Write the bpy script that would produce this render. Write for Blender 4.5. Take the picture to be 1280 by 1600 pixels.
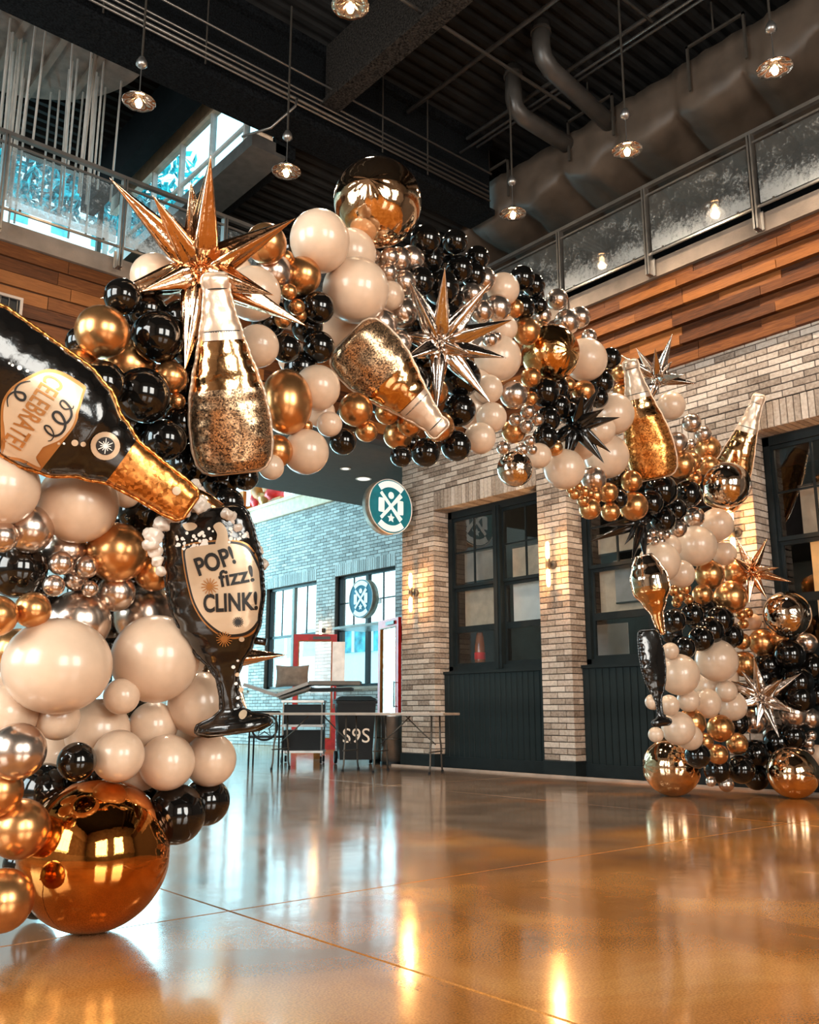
import bpy, bmesh, math, random
from mathutils import Vector, Matrix, noise
random.seed(7)
for o in list(bpy.data.objects): bpy.data.objects.remove(o)
SC = bpy.context.scene
COL = SC.collection
# ------------------------------------------------------------------ camera
FPX = 1422.0; CH = 0.78
PIT = math.atan(312 / FPX); YAW = math.atan(1710 / math.hypot(FPX, 312))
cd = bpy.data.cameras.new('camera'); cam = bpy.data.objects.new('camera', cd); COL.objects.link(cam)
cam.location = (0, 0, CH); cam.rotation_euler = (math.pi / 2 + PIT, 0, YAW - math.pi / 2)
cd.sensor_fit = 'VERTICAL'; cd.sensor_height = 24; cd.lens = 24 * FPX / 1600; cd.clip_end = 200
SC.camera = cam
# ------------------------------------------------------------------ world, exposure
SC.view_settings.view_transform = 'Standard'; SC.view_settings.look = 'None'
SC.view_settings.gamma = 1; SC.view_settings.use_curve_mapping = False
SC.view_settings.exposure = 0.0
W = bpy.data.worlds.new('sky'); SC.world = W; W.use_nodes = True
wn = W.node_tree.nodes; wl = W.node_tree.links
bg = wn['Background']; bg.inputs['Strength'].default_value = 3.2
tc = wn.new('ShaderNodeTexCoord'); sx = wn.new('ShaderNodeSeparateXYZ'); rp = wn.new('ShaderNodeValToRGB')
wl.new(tc.outputs['Generated'], sx.inputs[0]); wl.new(sx.outputs['Z'], rp.inputs[0]); wl.new(rp.outputs[0], bg.inputs['Color'])
rp.color_ramp.elements[0].color = (0.72, 0.94, 1.0, 1); rp.color_ramp.elements[1].color = (0.28, 0.78, 0.95, 1)
# ------------------------------------------------------------------ large lamps (daylight through the room's own windows)
def area(name, loc, target, sx_, sy_, power, col):
    l = bpy.data.lights.new(name, 'AREA'); l.shape = 'RECTANGLE'; l.size = sx_; l.size_y = sy_; l.energy = power; l.color = col
    o = bpy.data.objects.new(name, l); COL.objects.link(o); o.location = loc
    o.rotation_euler = (Vector(target) - Vector(loc)).to_track_quat('-Z', 'Y').to_euler(); return o
area('window_daylight', (-0.6, -5.7, 3.4), (-0.6, 8, 3.4), 2.6, 3.8, 400, (1.0, .90, .79))
area('window_daylight', (3.8, -5.7, 3.4), (3.8, 8, 3.4), 2.6, 3.8, 440, (1.0, .90, .79))
area('window_daylight', (-4.7, 1.5, 3.6), (9, 1.5, 3.6), 3.2, 4.0, 460, (1.0, .93, .86))
area('window_daylight', (-4.7, 6.0, 3.6), (9, 6.0, 3.6), 3.2, 4.0, 330, (.80, .95, 1.0))
area('window_daylight', (9.7, 22.9, 3.7), (8.6, 8, 2.2), 2.6, 6.0, 950, (.40, .86, 1.0))
# ------------------------------------------------------------------ picking helpers: a pixel ray of the 1280x1600 survey of the place
_fh = Vector((math.cos(YAW), math.sin(YAW), 0)); _rt = Vector((math.sin(YAW), -math.cos(YAW), 0)); _up = Vector((0, 0, 1))
_fw = _fh * math.cos(PIT) + _up * math.sin(PIT); _cu = -_fh * math.sin(PIT) + _up * math.cos(PIT)
CAM = Vector((0, 0, CH))
def ray(x, y): return (_fw * FPX + _rt * (x - 640) - _cu * (y - 800)).normalized()
def hit(x, y, ax, v):
    r = ray(x, y); return CAM + r * ((v - CAM[ax]) / r[ax])
# ------------------------------------------------------------------ materials
M = {}
def newmat(name):
    m = bpy.data.materials.new(name); m.use_nodes = True; M[name] = m
    return m, m.node_tree.nodes, m.node_tree.links, m.node_tree.nodes['Principled BSDF']
def mat(name, col, rough=.5, metal=0., var=.15, scale=8., bump=0., bscale=40., coat=0., emit=None, es=0., spec=.5, rvar=0., stretch=None, coord='Object'):
    m, n, l, b = newmat(name)
    t = n.new('ShaderNodeTexCoord'); src = t.outputs[coord]
    if stretch:
        mp = n.new('ShaderNodeMapping'); mp.inputs['Scale'].default_value = stretch; l.new(src, mp.inputs[0]); src = mp.outputs[0]
    nz = n.new('ShaderNodeTexNoise'); nz.inputs['Scale'].default_value = scale; nz.inputs['Detail'].default_value = 5; l.new(src, nz.inputs['Vector'])
    r = n.new('ShaderNodeValToRGB'); l.new(nz.outputs['Fac'], r.inputs[0])
    r.color_ramp.elements[0].position = .3; r.color_ramp.elements[1].position = .7
    r.color_ramp.elements[0].color = tuple(c * (1 - var) for c in col) + (1,)
    r.color_ramp.elements[1].color = tuple(min(1, c * (1 + var)) for c in col) + (1,)
    l.new(r.outputs[0], b.inputs['Base Color'])
    b.inputs['Roughness'].default_value = rough; b.inputs['Metallic'].default_value = metal
    b.inputs['Coat Weight'].default_value = coat; b.inputs['Coat Roughness'].default_value = .08
    b.inputs['Specular IOR Level'].default_value = spec
    if rvar:
        mr = n.new('ShaderNodeMapRange'); mr.inputs['To Min'].default_value = max(0, rough - rvar); mr.inputs['To Max'].default_value = rough + rvar
        l.new(nz.outputs['Fac'], mr.inputs[0]); l.new(mr.outputs[0], b.inputs['Roughness'])
    if bump:
        n2 = n.new('ShaderNodeTexNoise'); n2.inputs['Scale'].default_value = bscale; n2.inputs['Detail'].default_value = 4; l.new(src, n2.inputs['Vector'])
        bp = n.new('ShaderNodeBump'); bp.inputs['Strength'].default_value = bump; bp.inputs['Distance'].default_value = .01
        l.new(n2.outputs['Fac'], bp.inputs['Height']); l.new(bp.outputs[0], b.inputs['Normal'])
    if emit:
        b.inputs['Emission Color'].default_value = tuple(emit) + (1,); b.inputs['Emission Strength'].default_value = es
    return m
def glitter(name, c0, c1, rough=.25, scale=90., size=.5):
    m, n, l, b = newmat(name)
    t = n.new('ShaderNodeTexCoord'); v = n.new('ShaderNodeTexVoronoi'); v.inputs['Scale'].default_value = scale; l.new(t.outputs['Object'], v.inputs['Vector'])
    r = n.new('ShaderNodeValToRGB'); s = n.new('ShaderNodeSeparateColor'); l.new(v.outputs['Color'], s.inputs[0]); l.new(s.outputs[0], r.inputs[0])
    r.color_ramp.elements[0].color = tuple(c0) + (1,); r.color_ramp.elements[1].color = tuple(c1) + (1,)
    l.new(r.outputs[0], b.inputs['Base Color']); b.inputs['Metallic'].default_value = .9; b.inputs['Roughness'].default_value = rough
    bp = n.new('ShaderNodeBump'); bp.inputs['Strength'].default_value = .8; bp.inputs['Distance'].default_value = .004
    l.new(s.outputs[1], bp.inputs['Height']); l.new(bp.outputs[0], b.inputs['Normal'])
    return m
def glass(name, tint=(.9, .95, .95), dirt=0., dcol=(.7, .75, .75), gloss=.35, rough=.02, dscale=3.):
    m, n, l, b = newmat(name); n.remove(b); out = n['Material Output']
    tr = n.new('ShaderNodeBsdfTransparent'); tr.inputs[0].default_value = tuple(tint) + (1,)
    gl = n.new('ShaderNodeBsdfGlossy'); gl.inputs['Roughness'].default_value = rough
    fr = n.new('ShaderNodeFresnel'); fr.inputs[0].default_value = 1.5
    ad = n.new('ShaderNodeMath'); ad.operation = 'ADD'; ad.inputs[1].default_value = gloss; l.new(fr.outputs[0], ad.inputs[0]); ad.use_clamp = True
    ge = n.new('ShaderNodeNewGeometry'); inv = n.new('ShaderNodeMath'); inv.operation = 'SUBTRACT'; inv.inputs[0].default_value = 1; l.new(ge.outputs['Backfacing'], inv.inputs[1])
    mu = n.new('ShaderNodeMath'); mu.operation = 'MULTIPLY'; l.new(ad.outputs[0], mu.inputs[0]); l.new(inv.outputs[0], mu.inputs[1]); ad = mu
    mx = n.new('ShaderNodeMixShader'); l.new(ad.outputs[0], mx.inputs[0]); l.new(tr.outputs[0], mx.inputs[1]); l.new(gl.outputs[0], mx.inputs[2])
    last = mx
    if dirt:
        df = n.new('ShaderNodeBsdfPrincipled'); df.inputs['Roughness'].default_value = .5; df.inputs['Base Color'].default_value = tuple(dcol) + (1,); df.inputs['Transmission Weight'].default_value = 0
        tl = n.new('ShaderNodeBsdfTranslucent'); tl.inputs[0].default_value = tuple(dcol) + (1,); dm = n.new('ShaderNodeMixShader'); dm.inputs[0].default_value = .5
        l.new(df.outputs[0], dm.inputs[1]); l.new(tl.outputs[0], dm.inputs[2])
        t = n.new('ShaderNodeTexCoord'); nz = n.new('ShaderNodeTexNoise'); nz.inputs['Scale'].default_value = dscale; nz.inputs['Detail'].default_value = 12; nz.inputs['Roughness'].default_value = .75; nz.inputs['Distortion'].default_value = .6
        l.new(t.outputs['Object'], nz.inputs['Vector'])
        tg = n.new('ShaderNodeSeparateXYZ'); l.new(t.outputs['Generated'], tg.inputs[0]); lo = n.new('ShaderNodeMapRange'); l.new(tg.outputs['Z'], lo.inputs[0]); lo.inputs['From Min'].default_value = .42; lo.inputs['From Max'].default_value = .02; lo.inputs['To Min'].default_value = 0; lo.inputs['To Max'].default_value = .16
        n3 = n.new('ShaderNodeTexNoise'); n3.inputs['Scale'].default_value = 26; n3.inputs['Detail'].default_value = 10; n3.inputs['Roughness'].default_value = .8; l.new(t.outputs['Object'], n3.inputs['Vector'])
        s1 = n.new('ShaderNodeMath'); s1.operation = 'MULTIPLY'; s1.inputs[1].default_value = .55; l.new(n3.outputs['Fac'], s1.inputs[0]); s2 = n.new('ShaderNodeMath'); s2.operation = 'MULTIPLY_ADD'; s2.inputs[1].default_value = .5; l.new(nz.outputs['Fac'], s2.inputs[0]); l.new(s1.outputs[0], s2.inputs[2]); s3 = n.new('ShaderNodeMath'); s3.operation = 'ADD'; l.new(s2.outputs[0], s3.inputs[0]); l.new(lo.outputs[0], s3.inputs[1])
        rr = n.new('ShaderNodeValToRGB'); l.new(s3.outputs[0], rr.inputs[0]); rr.color_ramp.elements[0].position = .54; rr.color_ramp.elements[1].position = .68
        rr.color_ramp.elements[0].color = (dirt * .10,) * 3 + (1,); rr.color_ramp.elements[1].color = (dirt,) * 3 + (1,)
        mm = n.new('ShaderNodeMixShader'); l.new(rr.outputs[0], mm.inputs[0]); l.new(mx.outputs[0], mm.inputs[1]); l.new(dm.outputs[0], mm.inputs[2]); last = mm
    l.new(last.outputs[0], out.inputs[0])
    return m
def brickmat(name, c_dark, c_mid, c_light, rough=.85):
    m, n, l, b = newmat(name)
    g = n.new('ShaderNodeNewGeometry'); oi = n.new('ShaderNodeObjectInfo')
    a = n.new('ShaderNodeMath'); a.operation = 'ADD'; l.new(g.outputs['Random Per Island'], a.inputs[0]); l.new(oi.outputs['Random'], a.inputs[1])
    f = n.new('ShaderNodeMath'); f.operation = 'FRACT'; l.new(a.outputs[0], f.inputs[0])
    nz = n.new('ShaderNodeTexNoise'); nz.inputs['Scale'].default_value = 30; nz.inputs['Detail'].default_value = 6; l.new(g.outputs['Position'], nz.inputs['Vector'])
    nb = n.new('ShaderNodeTexNoise'); nb.inputs['Scale'].default_value = 1.1; nb.inputs['Detail'].default_value = 4; l.new(g.outputs['Position'], nb.inputs['Vector'])
    mx = n.new('ShaderNodeMath'); mx.operation = 'MULTIPLY_ADD'; mx.inputs[1].default_value = .45; l.new(f.outputs[0], mx.inputs[0])
    m2 = n.new('ShaderNodeMath'); m2.operation = 'MULTIPLY'; m2.inputs[1].default_value = .55; l.new(nz.outputs['Fac'], m2.inputs[0]); l.new(m2.outputs[0], mx.inputs[2])
    m3 = n.new('ShaderNodeMath'); m3.operation = 'MULTIPLY_ADD'; m3.inputs[1].default_value = .5; m3.inputs[2].default_value = -.25; l.new(nb.outputs['Fac'], m3.inputs[0])
    m4 = n.new('ShaderNodeMath'); m4.operation = 'ADD'; l.new(mx.outputs[0], m4.inputs[0]); l.new(m3.outputs[0], m4.inputs[1])
    r = n.new('ShaderNodeValToRGB'); l.new(m4.outputs[0], r.inputs[0]); e = r.color_ramp.elements
    e[0].position = .15; e[0].color = tuple(c_dark) + (1,); e[1].position = .8; e[1].color = tuple(c_light) + (1,)
    k = e.new(.45); k.color = tuple(c_mid) + (1,)
    l.new(r.outputs[0], b.inputs['Base Color']); b.inputs['Roughness'].default_value = rough
    bp = n.new('ShaderNodeBump'); bp.inputs['Strength'].default_value = .5; bp.inputs['Distance'].default_value = .01; l.new(nz.outputs['Fac'], bp.inputs['Height']); l.new(bp.outputs[0], b.inputs['Normal'])
    return m
def woodmat(name, cols, stretch, rough=.6):
    m, n, l, b = newmat(name); b.inputs['Specular IOR Level'].default_value = .2
    g = n.new('ShaderNodeNewGeometry'); oi = n.new('ShaderNodeObjectInfo')
    mp = n.new('ShaderNodeMapping'); mp.inputs['Scale'].default_value = stretch; l.new(g.outputs['Position'], mp.inputs[0])
    cb = n.new('ShaderNodeCombineXYZ'); ml = n.new('ShaderNodeMath'); ml.operation = 'MULTIPLY'; ml.inputs[1].default_value = 30; l.new(oi.outputs['Random'], ml.inputs[0]); l.new(ml.outputs[0], cb.inputs[0]); l.new(cb.outputs[0], mp.inputs['Location'])
    nz = n.new('ShaderNodeTexNoise'); nz.inputs['Scale'].default_value = 3; nz.inputs['Detail'].default_value = 8; nz.inputs['Distortion'].default_value = 1.2; l.new(mp.outputs[0], nz.inputs['Vector'])
    ad = n.new('ShaderNodeMath'); ad.operation = 'MULTIPLY_ADD'; ad.inputs[1].default_value = .55; l.new(oi.outputs['Random'], ad.inputs[0])
    m5 = n.new('ShaderNodeMath'); m5.operation = 'MULTIPLY'; m5.inputs[1].default_value = .55; l.new(nz.outputs['Fac'], m5.inputs[0]); l.new(m5.outputs[0], ad.inputs[2])
    r = n.new('ShaderNodeValToRGB'); l.new(ad.outputs[0], r.inputs[0]); e = r.color_ramp.elements
    e[0].position = .2; e[0].color = tuple(cols[0]) + (1,); e[1].position = .85; e[1].color = tuple(cols[2]) + (1,); k = e.new(.5); k.color = tuple(cols[1]) + (1,)
    l.new(r.outputs[0], b.inputs['Base Color']); b.inputs['Roughness'].default_value = rough
    bp = n.new('ShaderNodeBump'); bp.inputs['Strength'].default_value = .35; bp.inputs['Distance'].default_value = .01; l.new(nz.outputs['Fac'], bp.inputs['Height']); l.new(bp.outputs[0], b.inputs['Normal'])
    return m
brickmat('brick', (.13, .09, .065), (.36, .29, .235), (.60, .52, .45))
brickmat('brick_daylit', (.26, .27, .27), (.42, .44, .44), (.62, .65, .65))  # the wall brick again, cool daylight put into its colour
mat('mortar', (.075, .06, .05), .95, bump=.4)
woodmat('wood', [(.022, .006, .002), (.115, .034, .007), (.27, .092, .020)], (9, 1.2, 12))
woodmat('wood_left', [(.025, .007, .002), (.11, .034, .008), (.25, .09, .023)], (1.2, 9, 12))
mat('wood_back', (.03, .014, .008), .8)
mat('concrete', (.22, .165, .125), .8, var=.2, scale=4, bump=.3)
mat('disc_board', (.20, .155, .125), .85, var=.35, scale=4, bump=.4)
mat('tube_metal', (.75, .72, .68), .35, .5)
mat('concrete_light', (.36, .29, .24), .8, var=.25, scale=3, bump=.4)
mat('deck', (.013, .0125, .012), .8, spec=.15, var=.3, scale=3)
mat('beam', (.005, .006, .007), .8, spec=.1, var=.3)
mat('fireproof_dark', (.006, .007, .008), .95, spec=.08, var=.9, scale=45, bump=1.2, bscale=50)
mat('fireproof', (.024, .020, .017), .95, spec=.1, var=.95, scale=45, bump=1.2, bscale=50)
mat('soffit', (.062, .045, .033), .8, var=.1)
mat('duct', (.085, .060, .043), .55, var=.25, scale=3, bump=.3, bscale=9)
mat('pipe_dark', (.07, .062, .055), .4, .3)
mat('conduit', (.26, .24, .22), .35, .8)
mat('steel', (.42, .40, .38), .35, .9)
mat('steel_dark', (.10, .085, .07), .45, .6)
mat('dark_trim', (.010, .015, .017), .4, spec=.25, var=.2)
mat('bead', (.011, .018, .020), .42, spec=.25, var=.45, scale=5, stretch=(1, 1, .35))
mat('white_paint', (.75, .73, .70), .5)
mat('cream_beam', (.72, .55, .40), .6)
mat('cream_panel', (.62, .48, .35), .7, var=.15)
mat('cream_print', (.62, .46, .31), .28, .35, var=.08)
mat('gold_print', (.46, .20, .06), .3, .6)
mat('black_print', (.008, .008, .008), .35)
mat('white_print', (.85, .78, .70), .4)
mat('red', (.75, .012, .008), .45, var=.2)
mat('orange', (.55, .16, .012), .5, var=.4, scale=5)
mat('teal_sign', (.006, .20, .28), .35)
mat('teal_sign_lit', (.003, .16, .26), .35)
mat('sign_white', (.80, .88, .88), .4, emit=(.75, .95, 1.), es=.35)
mat('sign_rim', (.33, .24, .17), .4, .4, var=.4)
mat('plastic_black', (.006, .007, .008), .45, spec=.2)
mat('table_top', (.75, .68, .60), .4)
mat('grey_vinyl', (.30, .29, .28), .5)
mat('pillow', (.20, .16, .13), .9, var=.3)
mat('board_white', (.85, .85, .85), .5)
mat('outside_white', (.80, .84, .85), .8, var=.05)
mat('outside_teal', (.10, .42, .50), .8, var=.6, scale=2)
mat('foliage', (.03, .46, .58), .9, var=.95, scale=3.5)
mat('bulb', (1, .75, .45), .3, emit=(1, .62, .26), es=22)
mat('bulb_tube', (1, .85, .6), .3, emit=(1, .72, .42), es=9)
mat('downlight', (1, .95, .85), .3, emit=(1, .95, .85), es=1.2)
mat('shade', (.62, .50, .42), .14, 1., var=.5, scale=9)
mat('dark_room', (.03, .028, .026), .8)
mat('amber_bottle', (.35, .09, .02), .15, coat=.5)
# balloons
def latex(name, col, rough, metal, coat, var=.06, spec=.5, sss=0):
    m = mat(name, col, rough, metal, var=var, scale=2.5, coat=coat, spec=spec)
    b = m.node_tree.nodes['Principled BSDF']
    if sss: b.inputs['Subsurface Weight'].default_value = sss; b.inputs['Subsurface Radius'].default_value = (.06, .04, .025); b.inputs['Subsurface Scale'].default_value = 1.
    return m
latex('latex_cream', (.66, .47, .33), .30, 0, .35)
latex('latex_gold', (.66, .32, .12), .27, .92, 0, var=.12)
latex('latex_black', (.004, .0035, .003), .08, 0, .3)
latex('latex_silver', (.64, .51, .42), .23, .95, 0, var=.1)
mat('foil_orb_gold', (.84, .56, .34), .05, 1, var=.08, bump=.12, bscale=7)
mat('foil_orb_amber', (.78, .43, .17), .06, 1, var=.1, bump=.25, bscale=9)
mat('foil_orb_copper', (.66, .25, .055), .045, 1, var=.08, bump=.06, bscale=5)
mat('foil_orb_silver', (.74, .60, .47), .05, 1, var=.1, bump=.12, bscale=7)
mat('foil_rose', (.74, .46, .28), .12, 1, var=.1, bump=.35, bscale=22)
mat('foil_silver', (.66, .58, .52), .09, 1, var=.1, bump=.35, bscale=22)
mat('foil_black', (.006, .0055, .005), .13, .1, var=.1, coat=.6, bump=.3, bscale=18)
mat('foil_gold', (.70, .40, .18), .12, 1, var=.1, bump=.3, bscale=16)
mat('foil_cap', (.66, .50, .37), .32, .6, var=.06, bump=.25, bscale=20)
glitter('glitter_dark', (.05, .03, .02), (.80, .52, .30), scale=170)
glitter('glitter_gold', (.28, .09, .015), (.95, .42, .12), scale=80)
mat('bubble_cream', (.62, .52, .43), .3, 0, coat=.3)
# glass
glass('pane', (.92, .93, .93), gloss=.06)
glass('pane_clear', (.93, .97, .98), gloss=.02)
glass('rail_glass', (.88, .93, .95), dirt=.62, dcol=(.78, .80, .80), gloss=.12, rough=.05, dscale=3.2)
# floor
m, n, l, b = newmat('floor')
g = n.new('ShaderNodeNewGeometry')
def noise_(sc, det=6, dist=0., vec=None):
    z = n.new('ShaderNodeTexNoise'); z.inputs['Scale'].default_value = sc; z.inputs['Detail'].default_value = det; z.inputs['Distortion'].default_value = dist
    l.new(vec or g.outputs['Position'], z.inputs['Vector']); return z.outputs['Fac']
def ramp_(src, pts):
    r = n.new('ShaderNodeValToRGB'); l.new(src, r.inputs[0]); e = r.color_ramp.elements
    e[0].position, e[0].color = pts[0][0], pts[0][1] + (1,); e[1].position, e[1].color = pts[-1][0], pts[-1][1] + (1,)
    for p, c in pts[1:-1]:
        k = e.new(p); k.color = c + (1,)
    return r.outputs[0]
warm = ramp_(noise_(1.3, 9, .8), [(.3, (.32, .11, .020)), (.52, (.51, .195, .042)), (.72, (.68, .31, .085))])
grey = ramp_(noise_(2.2, 9, .6), [(.3, (.11, .08, .058)), (.7, (.25, .19, .145))])
# old grey patches of the polished slab: a broad one toward the entrance, a darker one in the middle
def blob(cx, cy, ang, ra, rb):
    mp = n.new('ShaderNodeMapping'); mp.vector_type = 'TEXTURE'; mp.inputs['Location'].default_value = (cx, cy, 0); mp.inputs['Rotation'].default_value = (0, 0, ang); mp.inputs['Scale'].default_value = (ra, rb, 1)
    l.new(g.outputs['Position'], mp.inputs[0]); vl = n.new('ShaderNodeVectorMath'); vl.operation = 'LENGTH'; l.new(mp.outputs[0], vl.inputs[0])
    ad = n.new('ShaderNodeMath'); ad.operation = 'MULTIPLY_ADD'; ad.inputs[1].default_value = .9; ad.inputs[2].default_value = -.45; l.new(noise_(.9, 7, .5), ad.inputs[0])
    a2 = n.new('ShaderNodeMath'); a2.operation = 'ADD'; l.new(vl.outputs['Value'], a2.inputs[0]); l.new(ad.outputs[0], a2.inputs[1])
    return a2.outputs[0]
b1 = ramp_(blob(4.5, 10.5, .1, 7.0, 7.2), [(.75, (.9, .9, .9)), (1.0, (0, 0, 0))])
b2 = ramp_(blob(6.0, 4.9, .3, 2.3, 1.0), [(.7, (.85, .85, .85)), (.95, (0, 0, 0))])
b3 = ramp_(blob(1.8, 4.2, .6, 1.6, 1.3), [(.6, (.7, .7, .7)), (1.1, (0, 0, 0))])
mxa = n.new('ShaderNodeMix'); mxa.data_type = 'RGBA'; mxa.blend_type = 'LIGHTEN'; mxa.inputs[0].default_value = 1; l.new(b1, mxa.inputs[6]); l.new(b2, mxa.inputs[7])
mxb = n.new('ShaderNodeMix'); mxb.data_type = 'RGBA'; mxb.blend_type = 'LIGHTEN'; mxb.inputs[0].default_value = 1; l.new(mxa.outputs[2], mxb.inputs[6]); l.new(b3, mxb.inputs[7])
mxc = n.new('ShaderNodeMix'); mxc.data_type = 'RGBA'; l.new(mxb.outputs[2], mxc.inputs[0]); l.new(warm, mxc.inputs[6]); l.new(grey, mxc.inputs[7])
sp = ramp_(noise_(140, 2), [(.42, (.72, .72, .72)), (.58, (1.15, 1.15, 1.15))])
mxd = n.new('ShaderNodeMix'); mxd.data_type = 'RGBA'; mxd.blend_type = 'MULTIPLY'; mxd.inputs[0].default_value = .8; l.new(mxc.outputs[2], mxd.inputs[6]); l.new(sp, mxd.inputs[7])
l.new(mxd.outputs[2], b.inputs['Base Color'])
rr = n.new('ShaderNodeMapRange'); l.new(noise_(2.5, 7, .4), rr.inputs[0]); rr.inputs['To Min'].default_value = .06; rr.inputs['To Max'].default_value = .20; l.new(rr.outputs[0], b.inputs['Roughness'])
b.inputs['Specular IOR Level'].default_value = .55; b.inputs['Coat Weight'].default_value = .3; b.inputs['Coat Roughness'].default_value = .10; b.inputs['Coat IOR'].default_value = 1.6
bp = n.new('ShaderNodeBump'); bp.inputs['Strength'].default_value = .06; bp.inputs['Distance'].default_value = .02; l.new(noise_(3.5, 3), bp.inputs['Height']); l.new(bp.outputs[0], b.inputs['Normal']); l.new(bp.outputs[0], b.inputs['Coat Normal'])
mat('joint', (.05, .03, .02), .8)
# ------------------------------------------------------------------ mesh builder
def link(name, me, parent=None):
    o = bpy.data.objects.new(name, me); COL.objects.link(o)
    if parent is not None: o.parent = parent
    return o
class MB:
    def __init__(s): s.v = []; s.f = []; s.mi = []; s.cur = 0
    def add(s, vs, fs):
        k = len(s.v); s.v += [tuple(v) for v in vs]
        for f in fs: s.f.append(tuple(i + k for i in f)); s.mi.append(s.cur)
        return s
    def box(s, a, b):
        x0, y0, z0 = a; x1, y1, z1 = b
        return s.add([(x0, y0, z0), (x1, y0, z0), (x1, y1, z0), (x0, y1, z0), (x0, y0, z1), (x1, y0, z1), (x1, y1, z1), (x0, y1, z1)],
              [(0, 3, 2, 1), (4, 5, 6, 7), (0, 1, 5, 4), (1, 2, 6, 5), (2, 3, 7, 6), (3, 0, 4, 7)])
    def tube(s, pts, r, n=8, cap=True, flat=1.):
        pts = [Vector(p) for p in pts]; rs = r if isinstance(r, (list, tuple)) else [r] * len(pts)
        vs = []; fs = []; prev = None
        for i, p in enumerate(pts):
            t = (pts[min(i + 1, len(pts) - 1)] - pts[max(i - 1, 0)]).normalized()
            if prev is None:
                a = t.orthogonal().normalized() if abs(t.z) < .9 else Vector((1, 0, 0)); a = (a - t * a.dot(t)).normalized()
            else: a = (prev - t * prev.dot(t)).normalized()
            prev = a; c = t.cross(a)
            for k in range(n):
                q = 2 * math.pi * k / n; vs.append(p + (a * math.cos(q) + c * math.sin(q) * flat) * rs[i])
        for i in range(len(pts) - 1):
            for k in range(n): fs.append((i * n + k, i * n + (k + 1) % n, (i + 1) * n + (k + 1) % n, (i + 1) * n + k))
        if cap: fs.append(tuple(range(n))[::-1]); fs.append(tuple(range((len(pts) - 1) * n, len(pts) * n)))
        return s.add(vs, fs)
    def lathe(s, prof, n=24, c=(0, 0, 0), mat4=None):
        vs = []; fs = []
        for (r, z) in prof:
            for k in range(n):
                q = 2 * math.pi * k / n; p = Vector((r * math.cos(q), r * math.sin(q), z))
                p = (mat4 @ p) if mat4 else p + Vector(c); vs.append(p)
        for i in range(len(prof) - 1):
            for k in range(n): fs.append((i * n + k, i * n + (k + 1) % n, (i + 1) * n + (k + 1) % n, (i + 1) * n + k))
        return s.add(vs, fs)
    def sphere(s, c, r, n=12, m=8):
        return s.lathe([(max(1e-4, r * math.sin(math.pi * i / m)), -r * math.cos(math.pi * i / m)) for i in range(m + 1)], n, c)
    def build(s, name, m, parent=None, smooth=False, kind=None):
        me = bpy.data.meshes.new(name); me.from_pydata(s.v, [], s.f)
        for q in (m if isinstance(m, (list, tuple)) else [m]): me.materials.append(M[q])
        if any(s.mi): me.polygons.foreach_set('material_index', s.mi)
        if smooth: me.polygons.foreach_set('use_smooth', [True] * len(s.f))
        me.update(); o = link(name, me, parent)
        if kind: o['kind'] = kind
        return o
def tag(o, label, cat, group=None):
    o['label'] = label; o['category'] = cat
    if group: o['group'] = group
    return o
def empty(name, loc=(0, 0, 0), label=None, cat=None, group=None, mw=None):
    o = bpy.data.objects.new(name, None); COL.objects.link(o); o.empty_display_size = .1
    if mw is not None: o.matrix_world = mw
    else: o.location = loc
    if label: tag(o, label, cat, group)
    return o
def struct(o): o['kind'] = 'structure'; return o
def copytree(o, parent=None):
    c = o.copy(); COL.objects.link(c); c.parent = parent
    for ch in o.children:
        if ch is not c: copytree(ch, c)
    return c
# ================================================================== STRUCTURE
# floor: polished slabs with recessed joints
fl = MB().box((-7, -7, -.12), (13, 24, -.006)).build('floor', 'joint'); struct(fl)
jx = [-6, -2.52, 1.98, 6.48, 12.4]; jy = [-6, -1.06, 3.44, 7.94, 12.44, 16.94, 23.2]
for i in range(len(jx) - 1):
    for j in range(len(jy) - 1):
        a, c = jx[i] + .003, jx[i + 1] - .003; d, e = jy[j] + .003, jy[j + 1] - .003
        bx = MB(); h = .004
        bx.add([(a, d, -.03), (c, d, -.03), (c, e, -.03), (a, e, -.03), (a, d, -h), (c, d, -h), (c, e, -h), (a, e, -h), (a + h, d + h, 0), (c - h, d + h, 0), (c - h, e - h, 0), (a + h, e - h, 0)],
               [(0, 1, 5, 4), (1, 2, 6, 5), (2, 3, 7, 6), (3, 0, 4, 7), (4, 5, 9, 8), (5, 6, 10, 9), (6, 7, 11, 10), (7, 4, 8, 11), (8, 9, 10, 11)])
        bx.build('slab', 'floor', fl)
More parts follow.
